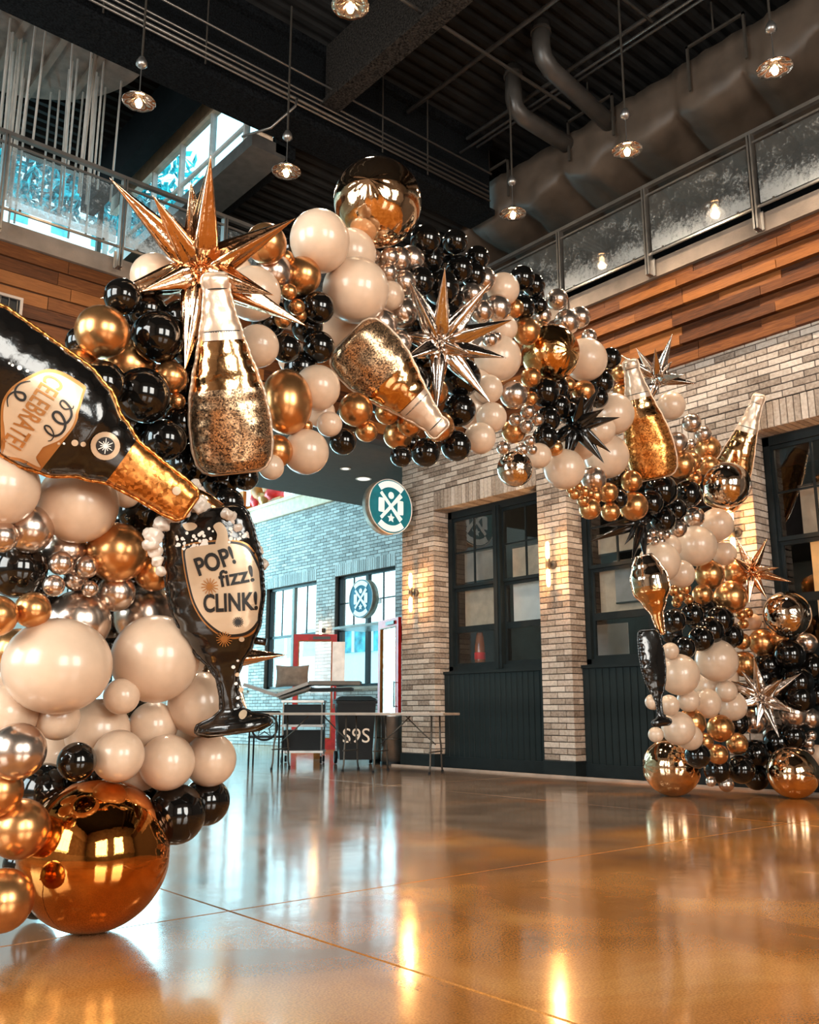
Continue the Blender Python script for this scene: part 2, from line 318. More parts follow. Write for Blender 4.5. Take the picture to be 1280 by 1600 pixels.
# ---- bricks
_bc = {}
def brick_verts(L, H, Dp, j=0.):
    c = .004; R = lambda: random.uniform(-j, j)
    x, z = L / 2, H / 2
    v = [(-x, Dp, -z), (x, Dp, -z), (x, Dp, z), (-x, Dp, z), (-x, c, -z), (x, c, -z), (x, c, z), (-x, c, z),
         (-x + c + R(), R() * .5, -z + c + R()), (x - c + R(), R() * .5, -z + c + R()), (x - c + R(), R() * .5, z - c + R()), (-x + c + R(), R() * .5, z - c + R())]
    f = [(0, 3, 2, 1), (0, 1, 5, 4), (1, 2, 6, 5), (2, 3, 7, 6), (3, 0, 4, 7), (4, 5, 9, 8), (5, 6, 10, 9), (6, 7, 11, 10), (7, 4, 8, 11), (8, 9, 10, 11)]
    return v, f
def brick_obj(L, H, Dp, loc, rot, parent, m='brick'):
    k = (round(L, 3), round(H, 3), round(Dp, 3), random.randrange(4), m)
    if k not in _bc:
        v, f = brick_verts(L, H, Dp, .0025); me = bpy.data.meshes.new('brick'); me.from_pydata(v, [], f); me.materials.append(M[m]); _bc[k] = me
    o = link('brick', _bc[k], parent); o.location = loc; o.rotation_euler = (0, 0, rot); return o
PH = .075; BH = .064; GAP = .010
XF = 8.9
def stuff_bricks(name, rects, place, parent, m):
    mb = MB()
    for (u0, u1, z0, z1, dp) in rects:
        v, f = brick_verts(u1 - u0 - GAP, z1 - z0 - (PH - BH), dp, .002)
        off = random.uniform(0, .004)
        mb.add([place((u0 + u1) / 2 + p[0], p[1] + off, (z0 + z1) / 2 + p[2]) for p in v], f)
    return mb.build(name, m, parent, kind='stuff')
wr = MB()
wr.box((XF + .012, -6, 4.02), (XF + .5, 10.64, 4.72)); wr.box((XF + .3, -6, 3.72), (XF + .5, 10.64, 4.02))
wr.box((XF + .2, 10.42, .0), (11.8, 10.64, 4.72)); wr.box((XF + .3, -6, 4.72), (XF + .5, 10.0, 5.9))
wr.box((XF + .012, -6, 0), (XF + .4, 2.25, 4.02))
wall_r = struct(wr.build('wall_right', 'mortar'))
row = 0; z = 4.02; cnt = 0; rest = []
while z < 4.70:
    y = 10.64 - (.125 if row % 2 else 0)
    if row % 2: brick_obj(.125 - GAP, BH, .1, (XF + random.uniform(0, .004), 10.64 - .0625, z + PH / 2), -math.pi / 2, wall_r)
    while y > -1:
        if y > 3.45:
            brick_obj(.25 - GAP, BH, .1, (XF + random.uniform(0, .004), y - .125, z + PH / 2), -math.pi / 2, wall_r); cnt += 1
        else: rest.append((-y, -y + .25, z, z + PH, .1))
        y -= .25
    z += PH; row += 1
stuff_bricks('brick_field', rest, lambda u, d, zz: (XF + d, -u, zz), wall_r, 'brick')
# lintels: soldier courses over the three openings
OPEN = [(7.86, 9.90), (5.31, 7.36), (2.77, 4.81)]
for k, (ya, yb) in enumerate(OPEN):
    lt = struct(MB().box((XF + .02, ya, 3.745), (XF + .28, yb, 4.0)).build('trim_%d' % (k + 1), 'mortar'))
    nn = int(round((yb - ya) / .0755)); w = (yb - ya) / nn
    for i in range(nn):
        brick_obj(w - .009, .285, .29, (XF + random.uniform(0, .004), ya + (i + .5) * w, 3.72 + .1475), -math.pi / 2, lt)
# pillars
PW = [(9.90, 10.64), (7.36, 7.86), (4.81, 5.31), (2.27, 2.77)]
names = ['brick pillar beside the round hanging sign', 'brick pillar with a wall lamp between two dark windows', 'brick pillar behind the right foot of the balloon arch', 'brick pillar at the right end of the window wall']
sides = []
for k, (ya, yb) in enumerate(PW):
    pl = MB().box((XF + .012, ya + .012, 0), (XF + .32, yb, 4.02)).build('brick_pillar', 'mortar')
    tag(pl, names[k], 'pillar', 'brick pillars of the window wall'); del pl['group']
    z = .19; row = 0
    while z < 4.0:
        d0 = .115 if row % 2 else .24
        ws = [.25] * int(round((yb - ya) / .25)) if row % 2 == 0 else [.125] + [.25] * (int(round((yb - ya) / .25)) - 1) + [.125]
        sc = (yb - ya) / sum(ws); y = ya
        for i, wd in enumerate(ws):
            wd *= sc
            if k < 3 or i == 0: brick_obj(wd - GAP if i else wd - GAP / 2, BH, d0 if i == 0 else .1, (XF + random.uniform(0, .003), y + wd / 2 - (GAP / 4 if i == 0 else 0), z + PH / 2), -math.pi / 2, pl)
            y += wd
        L = .30 - d0
        brick_obj(L - GAP, BH, .1, (XF + d0 + L / 2, ya + random.uniform(0, .003), z + PH / 2), 0, pl)
        z += PH; row += 1
    bb = MB().box((XF - .02, ya - .015, 0), (XF + .3, yb + .0, .185)).build('plinth', 'dark_trim', pl)
# white strip where wall meets floor
struct(MB().box((XF - .06, -6, 0.0), (XF - .02, 10.8, .022)).build('baseboard_right', 'concrete_light'))
# ---- window openings in the right wall: beadboard apron, sill, double-hung sashes
def right_window(idx, ya, yb):
    X = XF + .30
    w = struct(MB().box((X, ya, 1.36), (X + .10, ya + .07, 3.72)).box((X, yb - .07, 1.36), (X + .10, yb, 3.72)).box((X, ya, 3.62), (X + .10, yb, 3.72)).box((X, ya, 1.34), (X + .1, yb, 1.42)).build('window_%d' % idx, 'dark_trim'))
    ym = (ya + yb) / 2
    MB().box((X - .03, ym - .065, 1.36), (X + .1, ym + .065, 3.66)).box((X - .045, ym - .018, 1.36), (X - .03, ym + .018, 3.66)).build('centre_post', 'dark_trim', w)
    for (a, c) in ((ya + .07, ym - .065), (ym + .065, yb - .07)):
        zz = [1.42, 1.95, 2.56, 3.62]
        for q in range(3):
            z0, z1 = zz[q], zz[q + 1]; xo = X + (.03 if q == 2 else .055)
            f = MB()
            st = .035; rb = .045
            f.box((xo, a, z0), (xo + .035, a + st, z1)).box((xo, c - st, z0), (xo + .035, c, z1)).box((xo, a + st, z0), (xo + .035, c - st, z0 + rb)).box((xo, a + st, z1 - rb), (xo + .035, c - st, z1))
            sash = f.build('sash', 'dark_trim', w)
            if q == 2:
                mu = MB(); mc = (a + c) / 2; mz = (z0 + z1) / 2
                mu.box((xo + .004, mc - .011, z0 + rb), (xo + .031, mc + .011, z1 - rb)).build('glazing_bar', 'dark_trim', sash)
                MB().box((xo + .005, a + st, mz - .011), (xo + .030, c - st, mz + .011)).build('glazing_bar', 'dark_trim', sash)
                for (p0, p1, r0, r1) in ((a + st, mc, z0 + rb, mz), (mc, c - st, z0 + rb, mz), (a + st, mc, mz, z1 - rb), (mc, c - st, mz, z1 - rb)):
                    pn = MB().box((0, p0 - (p0 + p1) / 2, r0 - (r0 + r1) / 2), (.004, p1 - (p0 + p1) / 2, r1 - (r0 + r1) / 2)).build('pane', 'pane', sash)
                    pn.location = (xo + .016, (p0 + p1) / 2, (r0 + r1) / 2); pn.rotation_euler = (0, random.uniform(-.012, .012), random.uniform(-.015, .015))
            else:
                MB().box((xo + .016, a + st, z0 + rb), (xo + .020, c - st, z1 - rb)).build('pane', 'pane', sash)
    # apron of vertical boards
    XA = XF + .19
    ap = MB().box((XA + .02, ya, 0), (XA + .1, yb, 1.31)).build('board_apron', 'dark_trim')
    tag(ap, ['dark board panelling under the window by the folding tables', 'dark board panelling under the middle window', 'dark board panelling under the window behind the arch foot'][idx - 1], 'panelling')
    nb = 20; wd = (yb - ya) / nb
    me = None
    for i in range(nb):
        if me is None:
            bm_ = MB(); h = wd / 2 - .0015; c_ = .007
            bm_.add([(0.0, -h + c_, .16), (0.0, h - c_, .16), (0.0, h - c_, 1.3), (0.0, -h + c_, 1.3), (.012, -h, .16), (.012, h, .16), (.012, h, 1.3), (.012, -h, 1.3)], [(0, 3, 2, 1), (4, 0, 1, 5), (1, 2, 6, 5), (3, 7, 6, 2), (4, 7, 3, 0)])
            o = bm_.build('board', 'bead', ap); me = o.data
        else: o = link('board', me, ap)
        o.location = (XA + random.uniform(0, .002), ya + (i + .5) * wd, 0)
    MB().box((XA - .015, ya, 0), (XA + .02, yb, .16)).build('skirting', 'dark_trim', ap)
    MB().box((XA - .02, ya + .0, 1.305), (X + .02, yb, 1.345)).build('sill', 'dark_trim', ap)
for k, (ya, yb) in enumerate(OPEN): right_window(k + 1, ya, yb)
# the dim bar behind those windows
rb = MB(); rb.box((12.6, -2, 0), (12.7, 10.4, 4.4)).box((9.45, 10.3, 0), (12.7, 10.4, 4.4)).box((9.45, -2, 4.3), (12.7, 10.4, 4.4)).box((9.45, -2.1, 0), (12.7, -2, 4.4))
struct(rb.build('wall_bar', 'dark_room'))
def shade_panel(ya, yb, z0, z1, label, m='cream_panel', X=9.42, rz=0):  # the upper ones imitate the timber front mirrored in the panes
    o = empty('window_blind', (X, (ya + yb) / 2, z1), label, 'blind')
    h = (yb - ya) / 2
    vs = []; fs = []; n_ = 6
    mbp = MB().box((0, -h, z0 - z1 + .02), (.006, h, 0)); mbp.build('cloth', m, o)
    MB().tube([(.003, -h, z0 - z1 + .01), (.003, h, z0 - z1 + .01)], .012, 8).build('hem_bar', 'dark_trim', o)
    MB().tube([(.02, -h - .02, .01), (.02, h + .02, .01)], .022, 10).build('roller', 'steel_dark', o)
    return o
shade_panel(8.98, 9.78, 1.97, 2.62, 'tan roller blind behind the left sash of the window by the tables')
shade_panel(7.90, 8.80, 1.97, 2.62, 'pale patterned blind behind the right sash of the window by the tables', 'outside_white')
shade_panel(8.98, 9.78, 2.65, 3.1, 'brown upper panel imitating a reflection in the window by the tables', 'concrete_light')
shade_panel(7.9, 8.8, 2.62, 3.05, 'tan upper panel imitating a reflection in the right half of the window by the tables')
shade_panel(6.42, 7.28, 1.97, 2.55, 'tan roller blind behind the middle window')
shade_panel(6.55, 7.0, 2.1, 2.62, 'grey board propped behind the middle window', 'grey_vinyl', X=9.37)
shade_panel(6.42, 7.28, 2.75, 3.0, 'narrow tan panel imitating a reflection high in the middle window')
shade_panel(3.90, 4.55, 2.62, 3.15, 'orange lit panel in the window at the right edge', 'cream_panel')
# backlit printed posters behind the right-hand window
def poster(y, z, w, h, label, lines, glow):
    o = empty('window_poster', (9.40, y, z), label, 'poster')
    MB().box((0, -w / 2, -h / 2), (.012, w / 2, h / 2)).build('panel', glow, o)
    for (t, sz, zz, mm) in lines:
        text3d(t, sz, (-.004, 0, zz), (math.pi / 2, 0, -math.pi / 2), mm, o, w * .9)
    return o
def text3d(t, size, loc, rot, m, parent, maxw=None, name='lettering', ext=.001, sy=1., bold=0.):
    cu = bpy.data.curves.new('t', 'FONT'); cu.body = t; cu.size = size; cu.extrude = ext; cu.align_x = 'CENTER'; cu.align_y = 'CENTER'; cu.offset = bold; cu.resolution_u = 4
    to = bpy.data.objects.new('t', cu); COL.objects.link(to)
    dg = bpy.context.evaluated_depsgraph_get(); me = bpy.data.meshes.new_from_object(to.evaluated_get(dg)); bpy.data.objects.remove(to)
    me.materials.clear(); me.materials.append(M[m]); me.name = name
    w_ = max((v.co.x for v in me.vertices), default=1) - min((v.co.x for v in me.vertices), default=0)
    k = 1.
    if maxw and w_ > maxw: k = maxw / w_
    for v in me.vertices: v.co.x *= k; v.co.y *= sy
    o = link(name, me, parent); o.location = loc; o.rotation_euler = rot; return o
mat('poster_glow', (.75, .42, .18), .6, emit=(1, .48, .16), es=.55)
mat('poster_glow_pale', (.75, .5, .3), .6, emit=(1, .55, .28), es=.4)
poster(4.30, 2.27, .36, .56, 'orange lit poster with white letters in the right-hand window', [('IN', .16, .0, 'white_print'), ('GA', .16, -.18, 'white_print')], 'poster_glow')
poster(4.28, 1.68, .36, .52, 'pale orange poster with dark lettering in the right-hand window', [('HOUSE', .1, .14, 'gold_print'), ('SOUTH', .1, 0.02, 'gold_print'), ('ALL', .1, -.1, 'gold_print')], 'poster_glow_pale')
am = empty('amber_column', (9.55, 9.62, 1.42), 'copper coloured bottle shaped column in the lower left pane by the tables', 'ornament')
MB().lathe([(0, 0), (.075, 0), (.08, .1), (.075, .3), (.06, .42), (.045, .5), (0, .5)], 20).build('body', 'amber_bottle', am, True)
MB().lathe([(.076, .1), (.082, .11), (.082, .2), (.077, .21)], 20).build('label_band', 'red', am, True)
bs = empty('bar_shelf', (10.3, 8.3, 0), 'bar shelf with a bright panel seen through the lower right pane', 'shelf')
MB().box((0, -.9, 1.35), (.4, .9, 1.40)).build('shelf_board', 'wood', bs)
MB().box((.3, -.55, 1.40), (.32, .05, 2.0)).build('bright_panel', 'outside_white', bs)
MB().box((.3, .1, 1.40), (.32, .8, 2.1)).build('brick_panel', 'orange', bs)
MB().box((.05, -.85, 0), (.1, -.8, 1.35)).box((.05, .8, 0), (.1, .85, 1.35)).build('shelf_leg', 'dark_trim', bs)
def point(name, loc, e, col, r=.05):
    l_ = bpy.data.lights.new(name, 'POINT'); l_.energy = e; l_.color = col; l_.shadow_soft_size = r
    o = bpy.data.objects.new(name, l_); COL.objects.link(o); o.location = loc; return o
for (x_, y_) in ((10.2, 8.6), (10.2, 6.3), (10.2, 3.9)):  # unseen lamps, added to brighten the room behind the panes
    pn_ = empty('bar_fill_lamp', (x_, y_, 4.3), 'added fill lamp in the bar behind the ' + {8.6: 'table side', 6.3: 'middle', 3.9: 'right-hand'}[y_] + ' window', 'lamp')
    MB().lathe([(0, 0), (.09, 0), (.10, -.03), (0.0, -.04)], 18).build('lamp_disc', 'downlight', pn_); point('bar_fill_light', (x_, y_, 4.1), 28, (1, .72, .45), .08)
# ---- mezzanine: wooden fascias, concrete slab edges
def plank_wall(name, horiz, face, a0, a1, z0, z1, m, back):
    root = back
    rows = 10 if horiz == 'y' else 7; ph = (z1 - z0) / rows; dp = .05 if horiz == 'y' else .018
    for r in range(rows):
        a = a0 - random.uniform(0, .8)
        while a < a1:
            L = random.uniform(.6, 1.3) if horiz == 'y' else random.uniform(.7, 1.9); b0, b1 = max(a, a0), min(a + L, a1)
            if b1 - b0 > .03:
                out = (.0 if r % 2 else dp) + random.uniform(0, .012)
                zz0, zz1 = z0 + r * ph + .007, z0 + (r + 1) * ph - .007
                if horiz == 'y': mb = MB().box((face - out, b0 + .003, zz0), (face + .02, b1 - .003, zz1))
                else: mb = MB().box((b0 + .003, face - out, zz0), (b1 - .003, face + .02, zz1))
                mb.build('plank', m, root)
            a += L
    return root
fr_ = struct(MB().box((XF + .02, -6, 4.66), (XF + .3, 9.98, 5.92)).build('trim_4', 'wood_back'))
plank_wall('f', 'y', XF, -2.5, 9.98, 4.72, 5.92, 'wood', fr_)
fl_ = struct(MB().box((-6, 10.05, 4.68), (XF + .3, 10.3, 5.92)).build('trim_5', 'wood_back'))
plank_wall('f', 'x', 10.04, -2.0, XF - .05, 4.76, 5.92, 'wood_left', fl_)
struct(MB().box((-6, 10.3, 4.72), (11.8, 13.85, 4.80)).build('trim_6', 'soffit'))          # underside of the mezzanine
struct(MB().box((XF - .05, -6, 5.92), (12.6, 10.2, 6.14)).build('trim_7', 'concrete'))       # slab edge right
struct(MB().box((-6, 9.98, 5.92), (XF - .06, 13.85, 6.14)).build('trim_8', 'concrete'))       # slab edge left
# recessed downlights in the soffit
for (x_, y_, s_) in ((9.29, 12.14, 'larger'), (8.65, 11.8, 'smaller')):
    d = empty('downlight', (x_, y_, 4.72), s_ + ' recessed ceiling light ' + ('next to the round sign' if s_ == 'larger' else 'further from the round sign'), 'light')
    r_ = .12 if s_ == 'larger' else .07
    MB().lathe([(r_, 0), (r_ + .02, -.004), (r_ + .02, -.008), (r_ - .01, -.008), (r_ - .01, 0)], 24).build('ring', 'white_paint', d); MB().lathe([(0, -.003), (r_ - .01, -.003)], 24).build('lens', 'downlight', d)
# vent grille in the left fascia
v = empty('vent_grille', (2.4, 9.985, 5.17), 'white framed air vent in the wooden balcony front at left', 'vent')
MB().box((-.42, -.03, -.115), (.42, 0, -.085)).box((-.42, -.03, .085), (.42, 0, .115)).box((-.42, -.03, -.085), (-.39, 0, .085)).box((.39, -.03, -.085), (.42, 0, .085)).build('frame', 'concrete_light', v)
MB().box((-.39, -.002, -.085), (.39, 0.0, .085)).build('backing', 'plastic_black', v)
for i in range(9): MB().box((-.36 + i * .09, -.02, -.085), (-.352 + i * .09, -.004, .085)).build('slat', 'steel_dark', v)
# ---- balcony railings
def railing(axis, face, a_posts, lo, hi, label):
    root = empty('balcony_railing', (face, 0, 6.14) if axis == 'y' else (0, face, 6.14), label, 'railing')
    def B(a0, a1, d0, d1, z0, z1, mb=None):
        mb = mb or MB()
        return mb.box((d0, a0, z0), (d1, a1, z1)) if axis == 'y' else mb.box((a0, d0, z0), (a1, d1, z1))
    B(lo, hi, -.03, .03, .93, .975).build('top_rail', 'steel', root)
    B(lo, hi, -.012, .012, .82, .845).build('upper_rail', 'steel', root)
    B(lo, hi, -.012, .012, .03, .055).build('bottom_rail', 'steel', root)
    for p in a_posts:
        q = B(p - .028, p - .008, -.045, .045, -.22, .93); B(p + .008, p + .028, -.045, .045, -.22, .93, q); q.build('post', 'steel', root)
        B(p - .05, p + .05, .045 if 1 else 0, .06, -.22, .0).build('post_plate', 'steel', root)
    ps = [lo] + list(a_posts) + [hi]
    for i in range(len(ps) - 1):
        if ps[i + 1] - ps[i] > .2:
            g0, g1 = ps[i] + .06, ps[i + 1] - .06; B(-(g1 - g0) / 2, (g1 - g0) / 2, -.004, .004, .075, .80).build('glass_panel', 'rail_glass', root).location = ((0, (g0 + g1) / 2, 0) if axis == 'y' else ((g0 + g1) / 2, 0, 0))
            for c_ in (g0 + .15, g1 - .15): B(c_ - .012, c_ + .012, -.01, .01, .05, .085).build('glass_clip', 'steel_dark', root)
    return root
railing('y', 8.76, [-1.2, .2, 1.62, 3.02, 4.42, 5.82, 7.18, 8.58], -2.5, 9.7, 'steel and dirty glass balcony railing above the brick wall on the right')
railing('x', 9.78, [-1.7, -.3, 1.06, 2.43, 3.80, 5.16, 6.55, 7.95], -2.5, 8.7, 'steel and glass balcony railing at upper left with bright glass')
# ---- far (teal-lit) wall with its windows
XT = 11.8
tw = MB(); OT = [(14.32, 16.42), (17.16, 19.30), (20.05, 22.15)]
ys = [10.64] + [v_ for o_ in OT for v_ in o_] + [23.4]
for i in range(0, len(ys), 2): tw.box((XT + .012, ys[i], 0), (XT + .3, ys[i + 1], 5.48))
for (a, c) in OT: tw.box((XT + .012, a, 0), (XT + .3, c, 1.3)).box((XT + .012, a, 3.72), (XT + .3, c, 5.48))
wt_ = struct(tw.build('wall_entrance', 'mortar'))
rects = []; z = 0; row = 0
while z < 5.42:
    y = 10.66 + (.125 if row % 2 else 0)
    while y < 23.2:
        y1 = min(y + .25, 23.3); segs = [(y, y1)]
        zc = z + PH / 2
        for (a, c) in OT:
            top = 4.0
            if 1.3 < zc < top:
                ns = []
                for (p, q) in segs:
                    if q <= a or p >= c: ns.append((p, q))
                    else:
                        if p < a: ns.append((p, a))
                        if q > c: ns.append((c, q))
                segs = ns
        for (p, q) in segs:
            if q - p > .03: rects.append((p, q, z, z + PH, .1))
        y += .25
    z += PH; row += 1
for (a, c) in OT:
    i = 0; y = a
    while y < c - .02: rects.append((y, y + .076, 3.72, 4.0, .1)); y += .076
stuff_bricks('brick_field', rects, lambda u, d, zz: (XT + d, u, zz), wt_, 'brick_daylit')
struct(MB().box((XT - .06, 10.64, 5.48), (XT + .35, 23.4, 5.82)).box((XT - .10, 10.64, 5.82), (XT + .35, 23.4, 5.9)).build('trim_9', 'cream_beam'))
for k, (a, c) in enumerate(OT):
    X = XT + .10
    w = MB().box((X, a, 1.3), (X + .08, a + .06, 3.72)).box((X, c - .06, 1.3), (X + .08, c, 3.72)).box((X, a, 3.66), (X + .08, c, 3.72)).box((X, a, 1.3), (X + .08, c, 1.36))
    w = struct(w.build('window_%d' % (k + 4), 'dark_trim')); m_ = (a + c) / 2
    MB().box((X - .01, m_ - .045, 1.36), (X + .08, m_ + .045, 3.66)).build('centre_post', 'steel_dark' if k else 'dark_trim', w)
    MB().box((XT - .04, a - .05, 1.24), (XT + .12, c + .05, 1.3)).build('sill', 'concrete_light', w)
    for (p, q) in ((a + .06, m_ - .045), (m_ + .045, c - .06)):
        s_ = MB().box((X + .02, p, 2.5), (X + .06, q, 2.56)).box((X + .02, (p + q) / 2 - .012, 2.56), (X + .05, (p + q) / 2 + .012, 3.66)).build('sash_bar', 'dark_trim', w)
        if k == 0: MB().box((X + .02, p, 3.1), (X + .05, q, 3.125)).build('sash_bar', 'dark_trim', w)
        MB().box((X + .035, p, 1.36), (X + .039, q, 3.66)).build('pane', 'pane_clear', w)
# outside the entrance wall: white building, blue band
ob = empty('building_across', (27, 26, 0), 'bright white building outside the entrance windows', 'building')
MB().box((0, -16, 0), (.5, 30, 3.6)).build('white_wall', 'outside_white', ob); MB().box((-.1, -16, 3.6), (.4, 30, 4.7)).build('blue_band', 'outside_teal', ob)
for i in range(30): MB().box((-.16, -15.8 + i * 1.5, 3.6), (-.11, -15.6 + i * 1.5, 4.7)).build('band_post', 'outside_white', ob)
MB().box((-.3, -16, 4.7), (.5, 30, 4.95)).build('roof_edge', 'outside_white', ob)
struct(MB().box((12.4, 10, -.12), (40, 60, -.02)).box((-20, 24, -.12), (12.4, 60, -.02)).build('ground_outside', 'outside_white'))
# things on the ledge
lg = empty('festive_figure', (XT + .1, 19.55, 5.9), 'red and orange festive decoration on the cream ledge high at back left', 'decoration')
for (dy, dz, r_, m_) in ((-.15, .55, .3, 'orange'), (.25, .45, .33, 'orange'), (-.3, .25, .24, 'red'), (.1, .75, .22, 'red'), (.45, .2, .25, 'red'), (0, .15, .25, 'gold_print'), (-.5, .5, .2, 'red'), (.55, .65, .2, 'gold_print')):
    mb = MB().sphere((0, dy, dz), r_, 14, 9)
    mb.v = [tuple(Vector(q) + Vector((noise.noise(Vector(q) * 6), noise.noise(Vector(q) * 6 + Vector((5, 1, 2))), noise.noise(Vector(q) * 6 + Vector((1, 7, 3))))) * .07) for q in mb.v]; mb.build('bauble', m_, lg, True)
MB().box((-.12, -.75, 0), (.2, .8, .1)).build('base', 'orange', lg)
op = MB().box((XT - .2, 20.32, 4.6), (XT - .02, 20.8, 6.0)).box((XT - .16, 20.35, 6.0), (XT - .06, 20.77, 6.4)).build('orange_banner', 'orange'); tag(op, 'orange hanging panel at the left end of the cream ledge', 'banner')
ld = empty('teal_lantern', (XT + .1, 17.9, 5.9), 'small teal lantern standing on the cream ledge', 'lantern')
MB().lathe([(0, 0), (.12, 0), (.14, .05), (.1, .12), (.17, .3), (.1, .45), (0, .48)], 14).build('body', 'outside_teal', ld, True); MB().tube([(0, 0, .47), (0, 0, .58)], .02, 8).build('handle', 'steel_dark', ld)
# ---- wall far / left / rear with windows (closing the hall)
wf = MB(); wf.box((-6, 23.2, 0), (8.3, 23.5, 7.2)).box((11.0, 23.2, 0), (12.2, 23.5, 7.2)).box((8.3, 23.2, 7.0), (11, 23.5, 7.2)).box((8.3, 23.2, 0), (11, 23.5, .25)); wfo = struct(wf.build('wall_far', 'brick_daylit'))
w7 = struct(MB().box((8.3, 23.3, .25), (11, 23.4, .33)).box((8.3, 23.3, 6.92), (11, 23.4, 7.0)).box((8.3, 23.3, 3.4), (11, 23.4, 3.48)).build('window_7', 'dark_trim'))
for i in range(3): MB().box((8.3 + i * 1.31, 23.3, .3), (8.38 + i * 1.31, 23.4, 6.95)).build('mullion', 'dark_trim', w7)
wl_ = MB(); XL = -5.2
wl_.box((XL - .3, -6.3, 0), (XL, 24, 1.3)).box((XL - .3, -6.3, 5.8), (XL, 24, 9.5))
for (a, c) in ((-6.3, -.2), (3.2, 4.3), (7.7, 24)): wl_.box((XL - .3, a, 1.3), (XL, c, 5.8))
struct(wl_.build('wall_left', 'brick'))
wb_ = MB(); YB = -6.2
wb_.box((XL, YB - .3, 0), (12.6, YB, 1.2)).box((XL, YB - .3, 5.5), (12.6, YB, 9.5))
for (a, c) in ((XL, -2.1), (.9, 2.3), (5.3, 12.6)): wb_.box((a, YB - .3, 1.2), (c, YB, 5.5))
struct(wb_.build('wall_rear', 'brick'))
def big_window(idx, axis, face, a0, a1, z0, z1):
    n_ = 4; mb = MB()
    w = None
    for i in range(n_ + 1):
        p = a0 + (a1 - a0) * i / n_
        q = MB().box((p - .03, face - .05, z0), (p + .03, face + .05, z1)) if axis == 'x' else MB().box((face - .05, p - .03, z0), (face + .05, p + .03, z1))
        if w is None: w = struct(q.build('window_%d' % idx, 'dark_trim'))
        else: q.build('mullion', 'dark_trim', w)
    for zz in (z0, (z0 + z1) / 2, z1):
        q = MB().box((a0, face - .04, zz - .03), (a1, face + .04, zz + .03)) if axis == 'x' else MB().box((face - .04, a0, zz - .03), (face + .04, a1, zz + .03)); q.build('transom', 'dark_trim', w)
big_window(8, 'x', -6.2, -2.1, .9, 1.2, 5.5); big_window(9, 'x', -6.2, 2.3, 5.3, 1.2, 5.5)
big_window(10, 'y', -5.2, -.2, 3.2, 1.3, 5.8); big_window(11, 'y', -5.2, 4.3, 7.7, 1.3, 5.8)
# upper walls around the mezzanine
struct(MB().box((12.6, -6.3, 0), (12.9, 10.2, 9.3)).build('wall_mezzanine', 'beam'))
struct(MB().box((5.35, 13.9, 6.1), (12.9, 14.0, 8.0)).box((12.5, 10.2, 4.8), (12.6, 13.9, 8.0)).build('wall_landing', 'beam'))
# glass front of the left mezzanine, looking out
wg = MB().box((-5.2, 13.86, 6.14), (5.3, 13.98, 6.3)).box((-5.2, 13.86, 9.5), (5.3, 13.98, 9.62)); wg = struct(wg.build('window_12', 'steel_dark'))
for i in range(5): MB().box((-4.6 + i * 2.4, 13.88, 6.3), (-4.53 + i * 2.4, 13.96, 9.5)).build('mullion', 'steel_dark', wg)
# outside beyond: building and trees added to imitate the reflection in the balcony glass
bo = empty('reflection_building', (2, 34, 0), 'pale building added to imitate the reflection in the upper left balcony glass', 'building')
MB().box((-14, 0, 0), (16, 1, 20.0)).build('wall', 'outside_white', bo)
for i in range(14):
    for zz in (18.0, 19.2): MB().box((-6 + i * 1.6 , -.05, zz), (-5.3 + i * 1.6, -.002, zz + .45)).build('window', 'outside_teal', bo)
for i in range(9):
    t_ = empty('tree', (-8 + i * 3.0, 37.5 + (i % 2) * 1.2, 0), ['', ''][0] or 'blue-green added tree crown %s over the pale building imitating a glass reflection' % ['at the far left', 'second from left', 'third from left', 'left of centre', 'in the middle', 'right of centre', 'third from right', 'second from right', 'at the far right'][i], 'tree')
    MB().tube([(0, 0, 0), (.2, 0, 10), (0, 0, 19)], [.35, .25, .15], 8).build('trunk', 'steel_dark', t_)
    mb = MB()
    for q in range(700):
        c_ = Vector((random.gauss(0, 1), random.gauss(0, 1), random.gauss(0, 1))); c_ = c_.normalized() * (random.random() ** .4) * 2.9; c_.z *= 1.25; c_.z += 23.6 + (i * 37 % 5) * .25
        a_ = Vector((random.gauss(0, 1), random.gauss(0, 1), random.gauss(0, 1))).normalized() * .35; b_ = a_.orthogonal().normalized() * .26
        mb.add([c_ - a_, c_ + b_, c_ + a_, c_ - b_], [(0, 1, 2, 3)])
    mb.build('crown', 'foliage', t_, kind='stuff')
# ---- ceiling: corrugated decks
def deck(x0, x1, y0, y1, z):
    prof = []; y = y0; i = 0
    while y < y1:
        prof += [(y, z), (y + .07, z), (y + .10, z + .075), (y + .17, z + .075)]; y += .20
    mb = MB(); n_ = len(prof)
    mb.add([(x0, p, q) for p, q in prof] + [(x1, p, q) for p, q in prof], [(i, i + 1, n_ + i + 1, n_ + i) for i in range(n_ - 1)])
    return mb
dk = deck(-5.2, 12.8, -6.3, 8.8, 9.22); dk.add(deck(-5.2, 5.2, 8.8, 14, 9.62).v, deck(-5.2, 5.2, 8.8, 14, 9.62).f)
dk3 = deck(8.9, 12.8, 8.8, 9.9, 9.22); dk.add(dk3.v, dk3.f); dk4 = deck(8.9, 12.8, 9.95, 14, 8.05); dk.add(dk4.v, dk4.f); d2 = deck(5.5, 8.9, 9.0, 14, 8.05); dk.add(d2.v, d2.f)
struct(dk.build('ceiling', 'deck'))
struct(MB().box((-5.5, -6.5, 9.75), (12.9, 9.0, 9.9)).box((-5.5, 9.0, 9.75), (5.3, 14, 9.9)).box((8.9, 9.0, 9.75), (12.9, 10.0, 9.9)).box((8.85, 9.86, 8.05), (12.9, 9.96, 9.9)).box((8.80, 9.02, 8.1), (8.88, 9.96, 9.9)).build('ceiling_slab', 'beam'))
